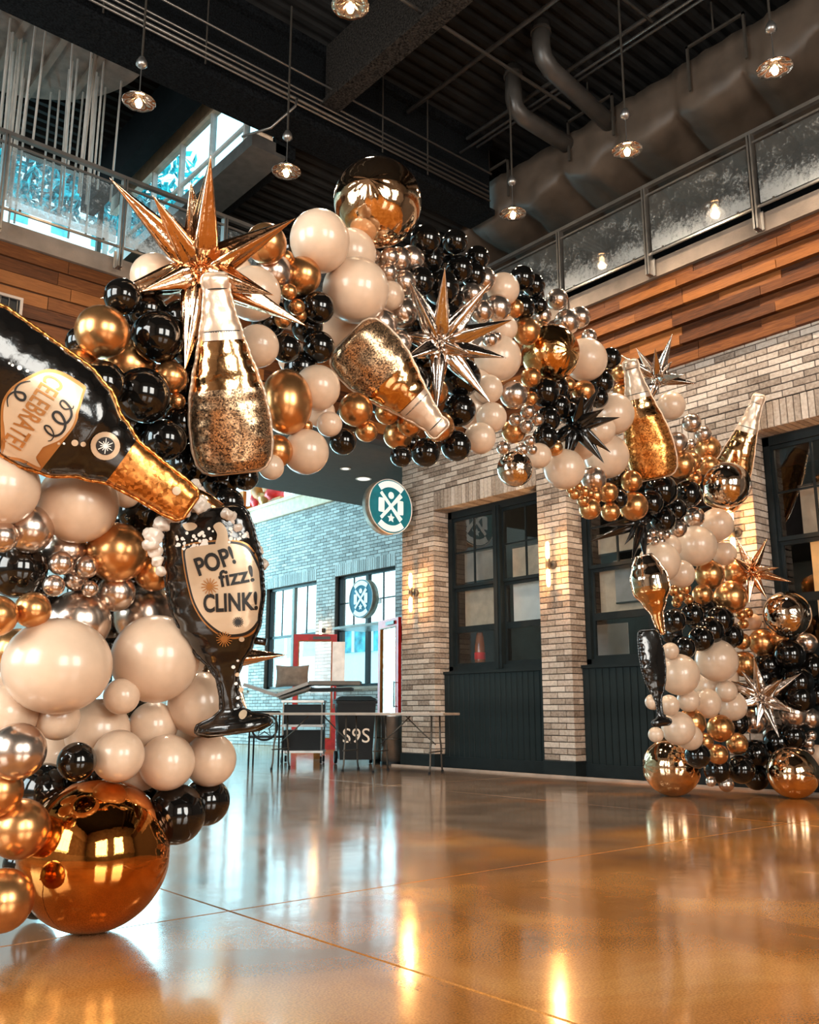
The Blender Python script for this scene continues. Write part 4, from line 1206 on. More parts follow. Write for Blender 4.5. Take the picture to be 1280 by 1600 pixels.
# ------------------------------------------------------------------ foil shapes
def smooth_interp(tab, v):
    if v <= tab[0][0]: return tab[0][1]
    for (a, p), (b, q) in zip(tab, tab[1:]):
        if v <= b:
            s = (v - a) / (b - a); s = s * s * (3 - 2 * s) * .6 + s * .4; return p + (q - p) * s
    return tab[-1][1]
class Foil:
    """flat-sewn foil balloon: outline half width w(v) along its axis, pillow thickness"""
    def __init__(s, wtab, thick, length): s.w = wtab; s.T = thick; s.L = length
    def half(s, v): return smooth_interp(s.w, v)
    def z(s, x, y):
        v = y / s.L; w = max(1e-4, s.half(v)); u = min(1, abs(x / w))
        return s.T * min(1, w / .16 if w < .16 else 1) * (1 - u ** 2.2) ** .5 * w / (w + .02)
    def mesh(s, mats, split, parent, name, nv=110, nu=40, wr=.006, seed=0.):
        mb = MB(); rows = []
        for i in range(nv + 1):
            v = i / nv
            if i == 0: v = .0015
            if i == nv: v = .9985
            w = s.half(v); y = v * s.L; row = []
            for j in range(nu):
                q = 2 * math.pi * j / nu; x = math.cos(q) * w; zz = s.z(x, y) * (1 if math.sin(q) >= 0 else -1)
                e = abs(math.cos(q)) ** 4                                   # puckers along the welded seam
                zz += wr * e * math.sin(y * 95 + seed) * (1 if math.sin(q) >= 0 else -1) * min(1, w / .05) + wr * 1.3 * noise.noise(Vector((x * 7 + seed, y * 9, q)))
                row.append((x, y, zz))
            rows.append(row)
        mb.v = [p for r_ in rows for p in r_]
        for i in range(nv):
            v = (i + .5) / nv; mi = 0
            for k, (lim) in enumerate(split):
                if v > lim: mi = k + 1
            for j in range(nu): mb.f.append((i * nu + j, i * nu + (j + 1) % nu, (i + 1) * nu + (j + 1) % nu, (i + 1) * nu + j)); mb.mi.append(mi)
        mb.f.append(tuple(range(nu))[::-1]); mb.mi.append(0); mb.f.append(tuple(range(nv * nu, nv * nu + nu))); mb.mi.append(len(split))
        body = mb.build(name, mats, parent, True)
        # welded seam flange round the outline
        sm = MB(); k = 0; pts = []
        for i in range(nv + 1): v = i / nv; pts.append((s.half(v), v * s.L))
        ring = [(p[0], p[1]) for p in pts] + [(-p[0], p[1]) for p in pts[::-1]]
        n_ = len(ring); vs = []
        for i, (x, y) in enumerate(ring):
            a = ring[(i - 1) % n_]; b = ring[(i + 1) % n_]; tx, ty = b[0] - a[0], b[1] - a[1]; ln = math.hypot(tx, ty) or 1; nx, ny = ty / ln, -tx / ln
            vs += [(x - nx * .003, y - ny * .003, .0015), (x + nx * .010, y + ny * .010, .0015 + .002 * math.sin(i * 1.7)), (x + nx * .010, y + ny * .010, -.0005 + .002 * math.sin(i * 1.7)), (x - nx * .003, y - ny * .003, -.0015)]
        fs = []
        for i in range(n_):
            j = (i + 1) % n_
            for q in range(4): fs.append((i * 4 + q, i * 4 + (q + 1) % 4, j * 4 + (q + 1) % 4, j * 4 + q))
        sm.add(vs, fs).build('seam', mats[-1] if isinstance(mats, list) else mats, parent, True)
        return body
    def decal(s, bm, m, parent, name='print', off=.004, step=.02):
        """drape a flat bmesh (x,y) over the front face"""
        xs = [v.co.x for v in bm.verts]; ys = [v.co.y for v in bm.verts]
        if not xs: return
        for ax, lo, hi in ((0, min(xs), max(xs)), (1, min(ys), max(ys))):
            k = math.ceil(lo / step)
            while k * step < hi:
                co = Vector((k * step, 0, 0)) if ax == 0 else Vector((0, k * step, 0)); no = Vector((1, 0, 0)) if ax == 0 else Vector((0, 1, 0))
                bmesh.ops.bisect_plane(bm, geom=bm.verts[:] + bm.edges[:] + bm.faces[:], plane_co=co, plane_no=no); k += 1
        for v in bm.verts: v.co.z += s.z(v.co.x, v.co.y) + off
        me = bpy.data.meshes.new(name); bm.to_mesh(me); bm.free(); me.materials.append(M[m]); me.polygons.foreach_set('use_smooth', [True] * len(me.polygons))
        return link(name, me, parent)
    def poly(s, pts, m, parent, name='print', off=.004, step=.02):
        bm = bmesh.new(); f = bm.faces.new([bm.verts.new((p[0], p[1], 0)) for p in pts]); bmesh.ops.triangulate(bm, faces=[f])
        for q in bm.faces:
            if q.normal.z < 0: q.normal_flip()
        return s.decal(bm, m, parent, name, off, step)
    def strokes(s, lines, m, parent, name='print', off=.006):
        bm = bmesh.new()
        for (pts, w) in lines:
            n_ = len(pts); L_ = []; R_ = []
            for i, p in enumerate(pts):
                a = pts[max(0, i - 1)]; b = pts[min(n_ - 1, i + 1)]; tx, ty = b[0] - a[0], b[1] - a[1]; ln = math.hypot(tx, ty) or 1
                ww = w * (.35 + .65 * math.sin(math.pi * (i + .5) / n_)) if n_ > 2 else w * .6
                L_.append(bm.verts.new((p[0] - ty / ln * ww, p[1] + tx / ln * ww, 0))); R_.append(bm.verts.new((p[0] + ty / ln * ww, p[1] - tx / ln * ww, 0)))
            for i in range(n_ - 1):
                try: bm.faces.new((R_[i], R_[i + 1], L_[i + 1], L_[i]))
                except ValueError: pass
        return s.decal(bm, m, parent, name, off, 9)
    def text(s, t, size, x, y, rot, m, parent, sx_=1., sy_=1., off=.006, bold=0.):
        o = text3d(t, size, (0, 0, 0), (0, 0, 0), m, None, ext=0, bold=bold); me = o.data; bpy.data.objects.remove(o)
        bm = bmesh.new(); bm.from_mesh(me); c, q = math.cos(rot), math.sin(rot)
        for v in bm.verts:
            a, b = v.co.x * sx_, v.co.y * sy_; v.co = Vector((x + a * c - b * q, y + a * q + b * c, 0))
        return s.decal(bm, m, parent, 'lettering', off, .02)
def foil_root(name, label, cat, base_px, tip_px, dt, tilt=(0, 0), length=None):
    """axis runs from base_px to tip_px; returns root empty and real length"""
    cx, cy = (base_px[0] + tip_px[0]) / 2, (base_px[1] + tip_px[1]) / 2
    r = ray(cx, cy); t = tplane(r) + dt; sc = scale_at(cx, cy) * t
    c = CAM + r * t; m3 = facing(c)
    dx, dy = tip_px[0] - base_px[0], -(tip_px[1] - base_px[1]); ang = math.atan2(dy, dx) - math.pi / 2
    m3 = m3 @ Matrix.Rotation(ang, 3, 'Z') @ Matrix.Rotation(tilt[0], 3, 'X') @ Matrix.Rotation(tilt[1], 3, 'Y')
    L_ = math.hypot(dx, dy) * sc / math.cos(tilt[0])
    org = c - m3 @ Vector((0, L_ / 2, 0))
    mw = Matrix.Translation(org) @ m3.to_4x4()
    e = empty(name, label=label, cat=cat, mw=mw)
    return e, L_, mw, sc
def reserve(mw, L_, w, T):
    n_ = max(3, int(L_ / (w * .8)))
    for i in range(n_): placed.append((mw @ Vector((0, L_ * (i + .5) / n_, 0)), min(w, T * 1.6)))
BOT = [(0, .62), (.02, .80), (.06, .93), (.14, 1.0), (.26, 1.0), (.38, .93), (.50, .79), (.60, .64), (.70, .51), (.82, .37), (.92, .29), (.95, .32), (.985, .31), (1.0, .22)]
def bottle(label, base, tip, dt, hw_px, glit='glitter_dark', tilt=(0, 0), gl_top=.43, gl_end=.02, seed=0.):
    e, L_, mw, sc = foil_root('bottle_foil', label, 'foil balloon', base, tip, dt, tilt)
    w = hw_px * sc; f = Foil([(a, b * w) for a, b in BOT], w * .62, L_)
    f.mesh([glit, 'foil_gold', 'foil_cap'], [gl_top, .70], e, 'bottle_body', seed=seed)
    # neck band and cap line
    f.poly([(x, L_ * .70 + .012 * math.cos(x * 9)) for x in [w * .50 * (i / 8 - 1) for i in range(17)]] + [(x, L_ * .672) for x in [w * .50 * (1 - i / 8) for i in range(17)]], 'foil_cap', e, 'neck_band', .006)
    f.strokes([([(w * .44 * (i / 8 - 1), L_ * .715) for i in range(17)], .004)], 'black_print', e, 'dotted_line')
    f.strokes([([(w * .25 * (i / 8 - 1), L_ * .925) for i in range(17)], .003)], 'black_print', e, 'cap_line')
    reserve(mw, L_, w, f.T); return e, f, L_, w
def starburst(label, c_px, tips, dt, m, name='starburst_foil', fat=.115, extra=0, back=True):
    cx, cy = c_px; r = ray(cx, cy); t = tplane(r) + dt; sc = scale_at(cx, cy) * t; c = CAM + r * t; m3 = facing(c)
    root = empty(name, label=label, cat='foil balloon', mw=Matrix.Translation(c) @ m3.to_4x4())
    R = max(math.hypot(x - cx, y - cy) for x, y in tips) * sc * 1.02
    dirs = []
    for i, (x, y) in enumerate(tips):
        dx, dy = (x - cx) * sc, -(y - cy) * sc; l2 = dx * dx + dy * dy; z = math.sqrt(max(0, R * R - l2)) * (.8 if i % 2 == 0 else .55)
        dirs.append(Vector((dx, dy, z if i % 3 != 1 else z * .4)))
    if back:
        for k in range(3):
            q = k * 2.1 + .4; dirs.append(Vector((math.cos(q) * R * .25, math.sin(q) * R * .25, -R * .6)))
    for k, d in enumerate(dirs):
        L_ = d.length; zax = d.normalized(); xa = zax.orthogonal().normalized(); ya = zax.cross(xa)
        mb = MB(); n_ = 28; vs = []; fs = []
        prof = [(.04, .30), (.10, .62), (.18, .90), (.26, 1.0), (.36, .92), (.5, .72), (.68, .46), (.85, .21), (.96, .06), (1.0, .004)]
        rb = fat * R * (1 + .0 * k); ph = random.random() * 6
        for (a, b) in prof:
            for j in range(n_):
                q = 2 * math.pi * j / n_
                f_ = 1 + (.14 * math.cos(4 * q + ph)) + .05 * math.cos(9 * q + ph * 2) * (1 - a) * 1.5
                p = zax * (L_ * a) + (xa * math.cos(q) + ya * math.sin(q)) * (rb * b * f_); vs.append(p)
        for i in range(len(prof) - 1):
            for j in range(n_): fs.append((i * n_ + j, i * n_ + (j + 1) % n_, (i + 1) * n_ + (j + 1) % n_, (i + 1) * n_ + j))
        fs.append(tuple(range(n_))[::-1]); fs.append(tuple(range((len(prof) - 1) * n_, len(prof) * n_)))
        mb.add(vs, fs).build('ray', m, root, True)
    MB().sphere((0, 0, 0), R * .07, 12, 8).build('core', m, root, True)
    placed.append((c, R * .13))
    for d in dirs: placed.append((c + m3 @ (d * .4), fat * R * .7))
    return root
# ---- bottles
bottle('tall upright gold glitter champagne bottle foil under the rose gold starburst', (375, 737), (330, 434), -.42, 62, tilt=(0, .12), seed=1.)
bottle('gold glitter champagne bottle foil tilted neck down beside the silver starburst', (545, 528), (692, 674), -.36, 54, tilt=(0, -.1), seed=2.)
bottle('gold champagne bottle foil standing on the right side of the arch', (1020, 748), (990, 562), -.30, 37, 'glitter_gold', tilt=(0, .1), gl_top=.52, seed=3.)
bottle('gold champagne bottle foil leaning right in front of the brick wall', (1118, 792), (1192, 621), -.50, 30, 'foil_gold', tilt=(0, -.2), gl_top=.2, seed=4.)
# ---- black celebrate bottle
e, L_, mw, sc = foil_root('celebrate_bottle_foil', 'large black and cream champagne bottle foil lettered CELEBRATE at the left edge', 'foil balloon', (-75, 560), (303, 778), -.46, (0, 0))
w = 93 * sc
cb = Foil([(0, .8 * w), (.03, .93 * w), (.10, 1.0 * w), (.42, 1.0 * w), (.52, .88 * w), (.62, .60 * w), (.72, .42 * w), (.85, .37 * w), (.93, .35 * w), (.985, .31 * w), (1, .22 * w)], w * .5, L_)
cb.mesh(['foil_black', 'glitter_gold'], [.70], e, 'bottle_body', seed=5., nv=130, nu=48, wr=.004)
lab = [(-1.02, .10), (-1.0, .20), (-.98, .29), (-.80, .33), (-.62, .37), (-.50, .43), (-.36, .50), (-.15, .545), (.10, .55), (.34, .53), (.52, .47), (.66, .42), (.82, .39), (.96, .385), (1.02, .30), (1.02, .22), (.8, .16), (.6, .115), (.45, .06), (.2, .02), (-.3, .02), (-.8, .05)]
def bspl(pts, k=6):
    out = []; n_ = len(pts)
    for i in range(n_):
        p0, p1, p2, p3 = pts[(i - 1) % n_], pts[i], pts[(i + 1) % n_], pts[(i + 2) % n_]
        for j in range(k):
            t_ = j / k; out.append(tuple(.5 * ((2 * p1[a]) + (-p0[a] + p2[a]) * t_ + (2 * p0[a] - 5 * p1[a] + 4 * p2[a] - p3[a]) * t_ ** 2 + (-p0[a] + 3 * p1[a] - 3 * p2[a] + p3[a]) * t_ ** 3) for a in range(2)))
    return out
# label outline measured off the foil, in pixels of the survey, carried into the bottle's own frame
imw = mw.inverted()
def px2loc(x, y):
    r = ray(x, y); o = imw @ CAM; d = imw.to_3x3() @ r; t_ = (cb.T * .8 - o.z) / d.z; p = o + d * t_; return (p.x, p.y)
labpx = [(72, 577), (45, 588), (20, 604), (5, 625), (1, 650), (3, 672), (3, 700), (0, 716), (30, 722), (62, 737), (56, 722), (58, 708), (72, 700), (95, 690), (113, 672), (122, 652), (121, 632), (127, 610), (135, 605), (118, 592), (95, 580)]
def clampw(p, f, k=.985):
    h = f.half(p[1] / f.L) * k; return (max(-h, min(h, p[0])), p[1])
cb.poly([clampw(px2loc(*p), cb) for p in bspl(labpx, 4)], 'gold_print', e, 'label_border', .003)
ce = (62, 655)
cb.poly([clampw(px2loc(*(ce[0] + (p[0] - ce[0]) * .93, ce[1] + (p[1] - ce[1]) * .93)), cb, .97) for p in bspl(labpx, 4)], 'cream_print', e, 'label', .0055)
tx = px2loc(51, 643)
a0 = px2loc(95, 592); a1 = px2loc(30, 690); rot = math.atan2(a1[1] - a0[1], a1[0] - a0[0]); ln = math.hypot(a1[0] - a0[0], a1[1] - a0[1])
o_ = cb.text('CELEBRATE!', .1, 0, 0, 0, 'gold_print', e, off=0); wid = max(v.co.x for v in o_.data.vertices) - min(v.co.x for v in o_.data.vertices); bpy.data.objects.remove(o_)
cb.text('CELEBRATE!', .1, tx[0], tx[1], rot, 'gold_print', e, ln * 1.08 / wid, .92, .009, .0012)
sw1 = [(50, 596), (42, 597), (34, 600), (28, 606), (26, 613), (28, 620), (34, 625), (40, 625), (42, 620), (39, 615), (32, 613), (24, 613), (17, 618), (14, 625), (15, 636)]
sw2 = [(111, 632), (110, 636), (105, 637), (97, 637), (91, 631), (91, 626), (95, 624), (101, 629), (106, 636), (108, 645), (106, 652), (100, 659), (92, 660), (84, 656), (79, 648), (82, 642), (89, 643), (95, 651), (98, 660), (97, 668), (92, 675), (84, 679), (77, 678), (70, 673), (66, 666), (68, 663), (74, 665), (79, 673), (80, 680), (76, 686), (71, 687)]
def cat(pts, k=5):
    out = []; q = [pts[0]] + pts + [pts[-1]]
    for i in range(1, len(q) - 2):
        for j in range(k):
            t_ = j / k; out.append(tuple(.5 * ((2 * q[i][a]) + (-q[i - 1][a] + q[i + 1][a]) * t_ + (2 * q[i - 1][a] - 5 * q[i][a] + 4 * q[i + 1][a] - q[i + 2][a]) * t_ ** 2 + (-q[i - 1][a] + 3 * q[i][a] - 3 * q[i + 1][a] + q[i + 2][a]) * t_ ** 3) for a in range(2)))
    out.append(pts[-1]); return out
for sw in (sw1, sw2): cb.strokes([(cat([px2loc(p[0] + (4 if sw is sw2 else -2), p[1] + (2 if sw is sw2 else 0)) for p in sw]), 1.9 * sc)], 'black_print', e, 'swirl', .0095)
def disc(f, x, y, r_, m, parent, name, off, n_=24): return f.poly([(x + r_ * math.cos(2 * math.pi * i / n_), y + r_ * math.sin(2 * math.pi * i / n_)) for i in range(n_)], m, parent, name, off)
q = px2loc(165, 697); disc(cb, q[0], q[1], 22 * sc, 'cream_print', e, 'seal_ring', .005); disc(cb, q[0], q[1], 14 * sc, 'black_print', e, 'seal', .008)
cb.strokes([([(q[0] + math.cos(k * math.pi / 6) * r_ * sc, q[1] + math.sin(k * math.pi / 6) * r_ * sc) for r_ in (-(12 if k % 2 else 8), 0, (12 if k % 2 else 8))], .8 * sc) for k in range(6)], 'white_print', e, 'seal_star', .011)
for (x, y, r_, m_) in ((117, 692, 5, 'cream_print'), (130, 694, 4, 'cream_print'), (100, 693, 1.8, 'white_print'), (92, 693, 2, 'cream_print'), (31, 575, 3.5, 'white_print'), (43, 580, 2.4, 'white_print'), (20, 571, 2, 'white_print'), (15, 568, 1.6, 'white_print'), (278, 768, 7, 'cream_print')):
    q = px2loc(x, y); disc(cb, q[0], q[1], r_ * sc, m_, e, 'dot', .006, 14)
reserve(mw, L_, w, cb.T)
# ---- champagne glass foils
def glass_foil(label, base, tip, dt, hw, tilt, front=True, seed=0.):
    e, L_, mw, sc = foil_root('champagne_glass_foil', label, 'foil balloon', base, tip, dt, tilt)
    w = hw * sc
    f = Foil([(0, .55 * w), (.02, .78 * w), (.045, .74 * w), (.07, .38 * w), (.10, .20 * w), (.16, .17 * w), (.24, .19 * w), (.30, .32 * w), (.37, .58 * w), (.47, .82 * w), (.60, .97 * w), (.74, 1.0 * w), (.88, .93 * w), (.95, .86 * w), (.985, .78 * w), (1, .66 * w)], w * .48, L_)
    f.mesh(['foil_black', 'foil_black'], [.9], e, 'glass_body', seed=seed, nv=130, nu=44, wr=.005)
    return e, L_, mw, sc, w, f
e, L_, mw, sc, w, gf = glass_foil('black champagne glass foil lettered POP fizz CLINK with cream bubbles', (373, 1141), (314, 797), -.50, 75, (.05, -.2), seed=7.)
im2 = mw.inverted()
def g2(x, y):
    r = ray(x, y); o = im2 @ CAM; d = im2.to_3x3() @ r; t_ = (gf.T * .85 - o.z) / d.z; p = o + d * t_; return (p.x, p.y)
body = [(290, 861), (301, 855), (320, 852), (339, 850), (353, 849), (372, 851), (385, 858), (395, 875), (404, 900), (408, 925), (405, 955), (397, 975), (385, 987), (370, 991), (352, 990), (335, 980), (318, 963), (305, 940), (297, 912), (292, 885)]
def grow(pts, k):
    cx = sum(p[0] for p in pts) / len(pts); cy = sum(p[1] for p in pts) / len(pts); return [(cx + (p[0] - cx) * k, cy + (p[1] - cy) * k) for p in pts]
def gp(pts, m_, nm, off): gf.poly([clampw(g2(*p), gf, .97) for p in bspl(pts, 4)], m_, e, nm, off)
gp(grow(body, 1.10), 'gold_print', 'label_border', .003); gp(grow(body, 1.06), 'black_print', 'label_line', .005); gp(body, 'cream_print', 'label', .007)
gp([(338, 852), (340, 835), (334, 822), (345, 816), (355, 830), (355, 852)], 'cream_print', 'drip', .006)
gp([(285, 820), (292, 817), (303, 817), (309, 822), (303, 828), (292, 829)], 'cream_print', 'bubble_mark', .005)
for k in range(110):
    x = random.uniform(272, 382); y = random.uniform(822, 858)
    if 334 < x < 358: continue
    if y > 866 - (x - 272) * .22 or y < 838 - (x - 272) * .25 or (x > 358 and y < 826): continue
    q = g2(x, y); q = clampw(q, gf, .93); disc(gf, q[0], q[1], random.uniform(1.2, 3.2) * sc, 'white_print', e, 'foam_dot', .006, 10)
def gtext(t, x0, y0, x1, y1, m_='black_print', tall=1., bold=.004):
    a = g2(x0, y0); b = g2(x1, y1); rot = math.atan2(b[1] - a[1], b[0] - a[0]); ln = math.hypot(b[0] - a[0], b[1] - a[1])
    o_ = gf.text(t, .1, 0, 0, 0, m_, e, off=0); wid = max(v.co.x for v in o_.data.vertices) - min(v.co.x for v in o_.data.vertices); bpy.data.objects.remove(o_)
    gf.text(t, .1, (a[0] + b[0]) / 2, (a[1] + b[1]) / 2, rot, m_, e, ln / wid, tall * .75, .010, bold)
gtext('POP!', 309, 888, 365, 868, tall=1.25, bold=.003); gtext('fizz!', 345, 906, 395, 897, tall=1.15, bold=.002); gtext('CLINK!', 320, 944, 400, 941, tall=1.25, bold=.003)
for (x, y, r_, m_, nr) in ((329, 916, 13, 'gold_print', 7), (372, 972, 8, 'black_print', 8), (350, 999, 12, 'gold_print', 8)):
    q = g2(x, y); gf.strokes([([(q[0] + math.cos(k * math.pi / nr) * a_ * r_ * sc, q[1] + math.sin(k * math.pi / nr) * a_ * r_ * sc) for a_ in (-1, 0, 1)], .9 * sc) for k in range(nr)], m_, e, 'spark', .010)
for (x, y, r_, m_) in ((376, 1000, 4, 'cream_print'), (361, 1045, 3, 'white_print'), (366, 1058, 3.5, 'cream_print'), (364, 1072, 2.5, 'white_print'), (372, 1082, 4, 'cream_print'), (367, 1095, 2.5, 'white_print'), (376, 1120, 6, 'cream_print'), (368, 1035, 2, 'white_print')):
    q = g2(x, y); disc(gf, q[0], q[1], r_ * sc, m_, e, 'dot', .007, 12)
for (nm, mm, pts_, r_) in (('poured_stream', 'foil_gold', [(306, 770), (322, 784), (340, 800), (352, 822)], (8, 14, 17, 8)),):
    MB().tube([im2 @ (CAM + ray(*p_) * (tplane(ray(*p_)) - .55)) for p_ in pts_], [q_ * sc for q_ in r_], 16, flat=.6).build(nm, mm, e, True)
# puffy foam of cream bubbles sewn round the rim
for (x, y, r_) in ((236, 850, 11), (240, 838, 13), (252, 820, 11), (243, 862, 11), (246, 876, 9), (251, 892, 8), (275, 802, 13), (262, 806, 9), (290, 800, 10), (307, 757, 8), (313, 768, 9), (312, 790, 16), (325, 798, 12), (362, 812, 12), (370, 826, 11), (380, 838, 11), (393, 850, 13), (402, 862, 10), (408, 880, 12), (355, 803, 9), (385, 828, 8)):
    q = ray(x, y); c = CAM + q * (tplane(q) - (.52 if x < 350 else .66) + random.uniform(-.02, .02)); l = im2 @ c
    mb = MB().sphere(l, r_ * sc, 18, 12); mb.v = [tuple(Vector(p) + (Vector(p) - l) * (.5 * noise.noise((Vector(p)) * 48))) for p in mb.v]; mb.build('foam_bubble', 'bubble_cream', e, True)
MB().tube([g2(378, 1003) + (-.03,), g2(410, 1008) + (-.03,)], 6 * sc, 12).build('valve_tail', 'foil_black', e, True)
reserve(mw, L_, w, gf.T)
e, L_, mw, sc, w, gf2 = glass_foil('black champagne glass foil seen edge-on at the left of the right foot', (1030, 1131), (1017, 985), -.28, 21, (.0, .5), seed=9.)
# clear goblet with gold drink
e, L_, mw, sc = foil_root('goblet_foil', 'clear goblet-shaped foil with gold drink beside the cream balloons', 'foil balloon', (1030, 990), (1010, 868), -.30, (0, .1)); w = 28 * sc
g3 = Foil([(0, .16 * w), (.05, .2 * w), (.25, .30 * w), (.40, .62 * w), (.55, 1.0 * w), (.72, 1.0 * w), (.88, .74 * w), (1, .45 * w)], w * .9, L_)
g3.mesh(['foil_gold', 'foil_orb_silver'], [.62], e, 'goblet_body', seed=3., nv=60, nu=32, wr=.002); reserve(mw, L_, w, g3.T)
# ---- starbursts
starburst('big rose gold starburst foil above the tall bottle', (313, 424), [(177, 306), (292, 295), (319, 258), (451, 329), (239, 323), (423, 447), (482, 490), (168, 480), (298, 572), (407, 577), (227, 463)], -.34, 'foil_rose')
starburst('silver starburst foil in the middle of the arch', (687, 537), [(696, 424), (732, 552), (765, 447), (800, 502), (790, 560), (767, 630), (681, 641), (617, 520), (641, 440), (632, 560)], -.42, 'foil_silver')
starburst('matte black starburst foil right of the amber orb', (900, 665), [(913, 614), (939, 607), (943, 642), (968, 656), (952, 710), (941, 726), (879, 734), (837, 706)], -.40, 'foil_black', fat=.13)
starburst('small silver starburst foil high on the right shoulder', (1027, 592), [(972, 548), (998, 541), (1027, 545), (1054, 525), (1050, 568), (1086, 605), (1068, 590), (1005, 640)], -.45, 'foil_silver', fat=.10)
starburst('small rose gold starburst foil right of the gold trio', (1174, 893), [(1156, 837), (1202, 842), (1214, 889), (1231, 912), (1194, 937), (1167, 942), (1150, 870)], -.95, 'foil_rose', fat=.11)
starburst('silver starburst foil low on the right foot', (1192, 1090), [(1184, 1029), (1164, 1048), (1124, 1055), (1135, 1107), (1180, 1134), (1211, 1150), (1238, 1115), (1251, 1053), (1222, 1062)], -.95, 'foil_silver')
starburst('black starburst foil behind the bead cluster left of the cream balloons', (1003, 815), [(921, 843), (975, 850), (985, 875), (1005, 880), (940, 818)], -.05, 'foil_black', fat=.09)
starburst('rose gold starburst foil peeping from behind the black glass', (345, 1028), [(447, 1022), (389, 1108), (300, 1090)], -.02, 'foil_rose', fat=.13)
# ---- place every balloon, with black fillers added where the gaps look dark
recs = []
for line in BT.strip().split('\n'):
    p = line.split(); col = p[0]; x, y, rx = float(p[1]), float(p[2]), float(p[3]); ry = float(p[4]) if len(p) > 4 else rx
    recs.append([col, x, y, rx, ry, p[5] if len(p) > 5 else '', p[6] if len(p) > 6 else ''])
keys = {}
for i, rc in enumerate(recs):
    col, x, y, rx, ry, flag, om = rc
    c, t, sc = place_balloon(x, y, rx, ry, flag); R = (rx + ry) / 2 * sc * t
    placed.append((c, R))
    m3 = facing(c)
    if col == 'O':
        mk = {'c': 'foil_orb_copper', 'g': 'foil_orb_gold', 'a': 'foil_orb_amber', 's': 'foil_orb_silver'}[om]
        o = link('foil_orb', orb_mesh(mk)); rot = m3 @ Matrix.Rotation(random.uniform(.3, .6), 3, 'X')
        rot = Matrix.Rotation(random.uniform(0, 6), 3, 'Z') @ Matrix.Rotation(random.uniform(1.2, 1.9), 3, 'X')
        o.matrix_world = Matrix.Translation(c) @ rot.to_4x4() @ Matrix.Diagonal((R, R, R, 1)) if flag != 'F' else Matrix.Translation(c) @ rot.to_4x4() @ Matrix.Diagonal((R, R, R, 1))
        lab = {(148, 1335): 'huge copper foil orb resting on the floor at lower left', (590, 317): 'big gold chrome orb at the very top of the arch', (860, 552): 'amber mirror orb on the right shoulder of the arch',
               (805, 733): 'small clear mirror orb hanging below the silver beads', (1136, 758): 'mirror orb in front of the leaning gold bottle', (1230, 960): 'mirror orb at the right picture edge',
               (1050, 1198): 'gold foil orb on the floor at the left of the right foot', (1239, 1207): 'gold foil orb on the floor in the lower right corner'}[(int(x), int(y))]
        tag(o, lab, 'balloon', 'mirror foil orbs of the arch'); continue
    o = link('latex_balloon', balloon_mesh(CN[col][1]))
    jig = Matrix.Rotation(random.uniform(-.5, .5), 3, 'X') @ Matrix.Rotation(random.uniform(-.5, .5), 3, 'Y')
    m4 = (m3 @ Matrix.Diagonal((rx / ((rx + ry) / 2), ry / ((rx + ry) / 2), 1))).to_4x4() @ jig.to_4x4() @ Matrix.Diagonal((R, R, R, 1))
    o.matrix_world = Matrix.Translation(c) @ m4
    size = 'tiny' if R < .055 else 'small' if R < .10 else 'medium' if R < .145 else 'large' if R < .19 else 'huge'
    best = min(LM, key=lambda q: (q[0] - x) ** 2 + (q[1] - y) ** 2); dx, dy = x - best[0], y - best[1]
    k = (size, CN[col][0], direction(dx, dy), best[2]); keys.setdefault(k, []).append((math.hypot(dx, dy), o, col))
GR = {'C': 'cream latex balloons of the arch', 'G': 'chrome gold latex balloons of the arch', 'B': 'black latex balloons of the arch', 'S': 'silver rose chrome balloons of the arch'}
ordn = ['nearest it', 'second nearest it', 'third nearest it', 'fourth nearest it', 'fifth nearest it', 'sixth nearest it', 'seventh nearest it', 'eighth nearest it', 'ninth nearest it', 'tenth nearest it', 'eleventh nearest it', 'twelfth nearest it', 'thirteenth nearest it', 'fourteenth nearest it']
for k, lst in keys.items():
    lst.sort(key=lambda a: a[0])
    for i, (d, o, col) in enumerate(lst):
        tag(o, '%s %s balloon %s the %s' % (k[0], k[1], k[2], k[3]) + (', ' + ordn[i] if len(lst) > 1 else ''), 'balloon', GR[col])
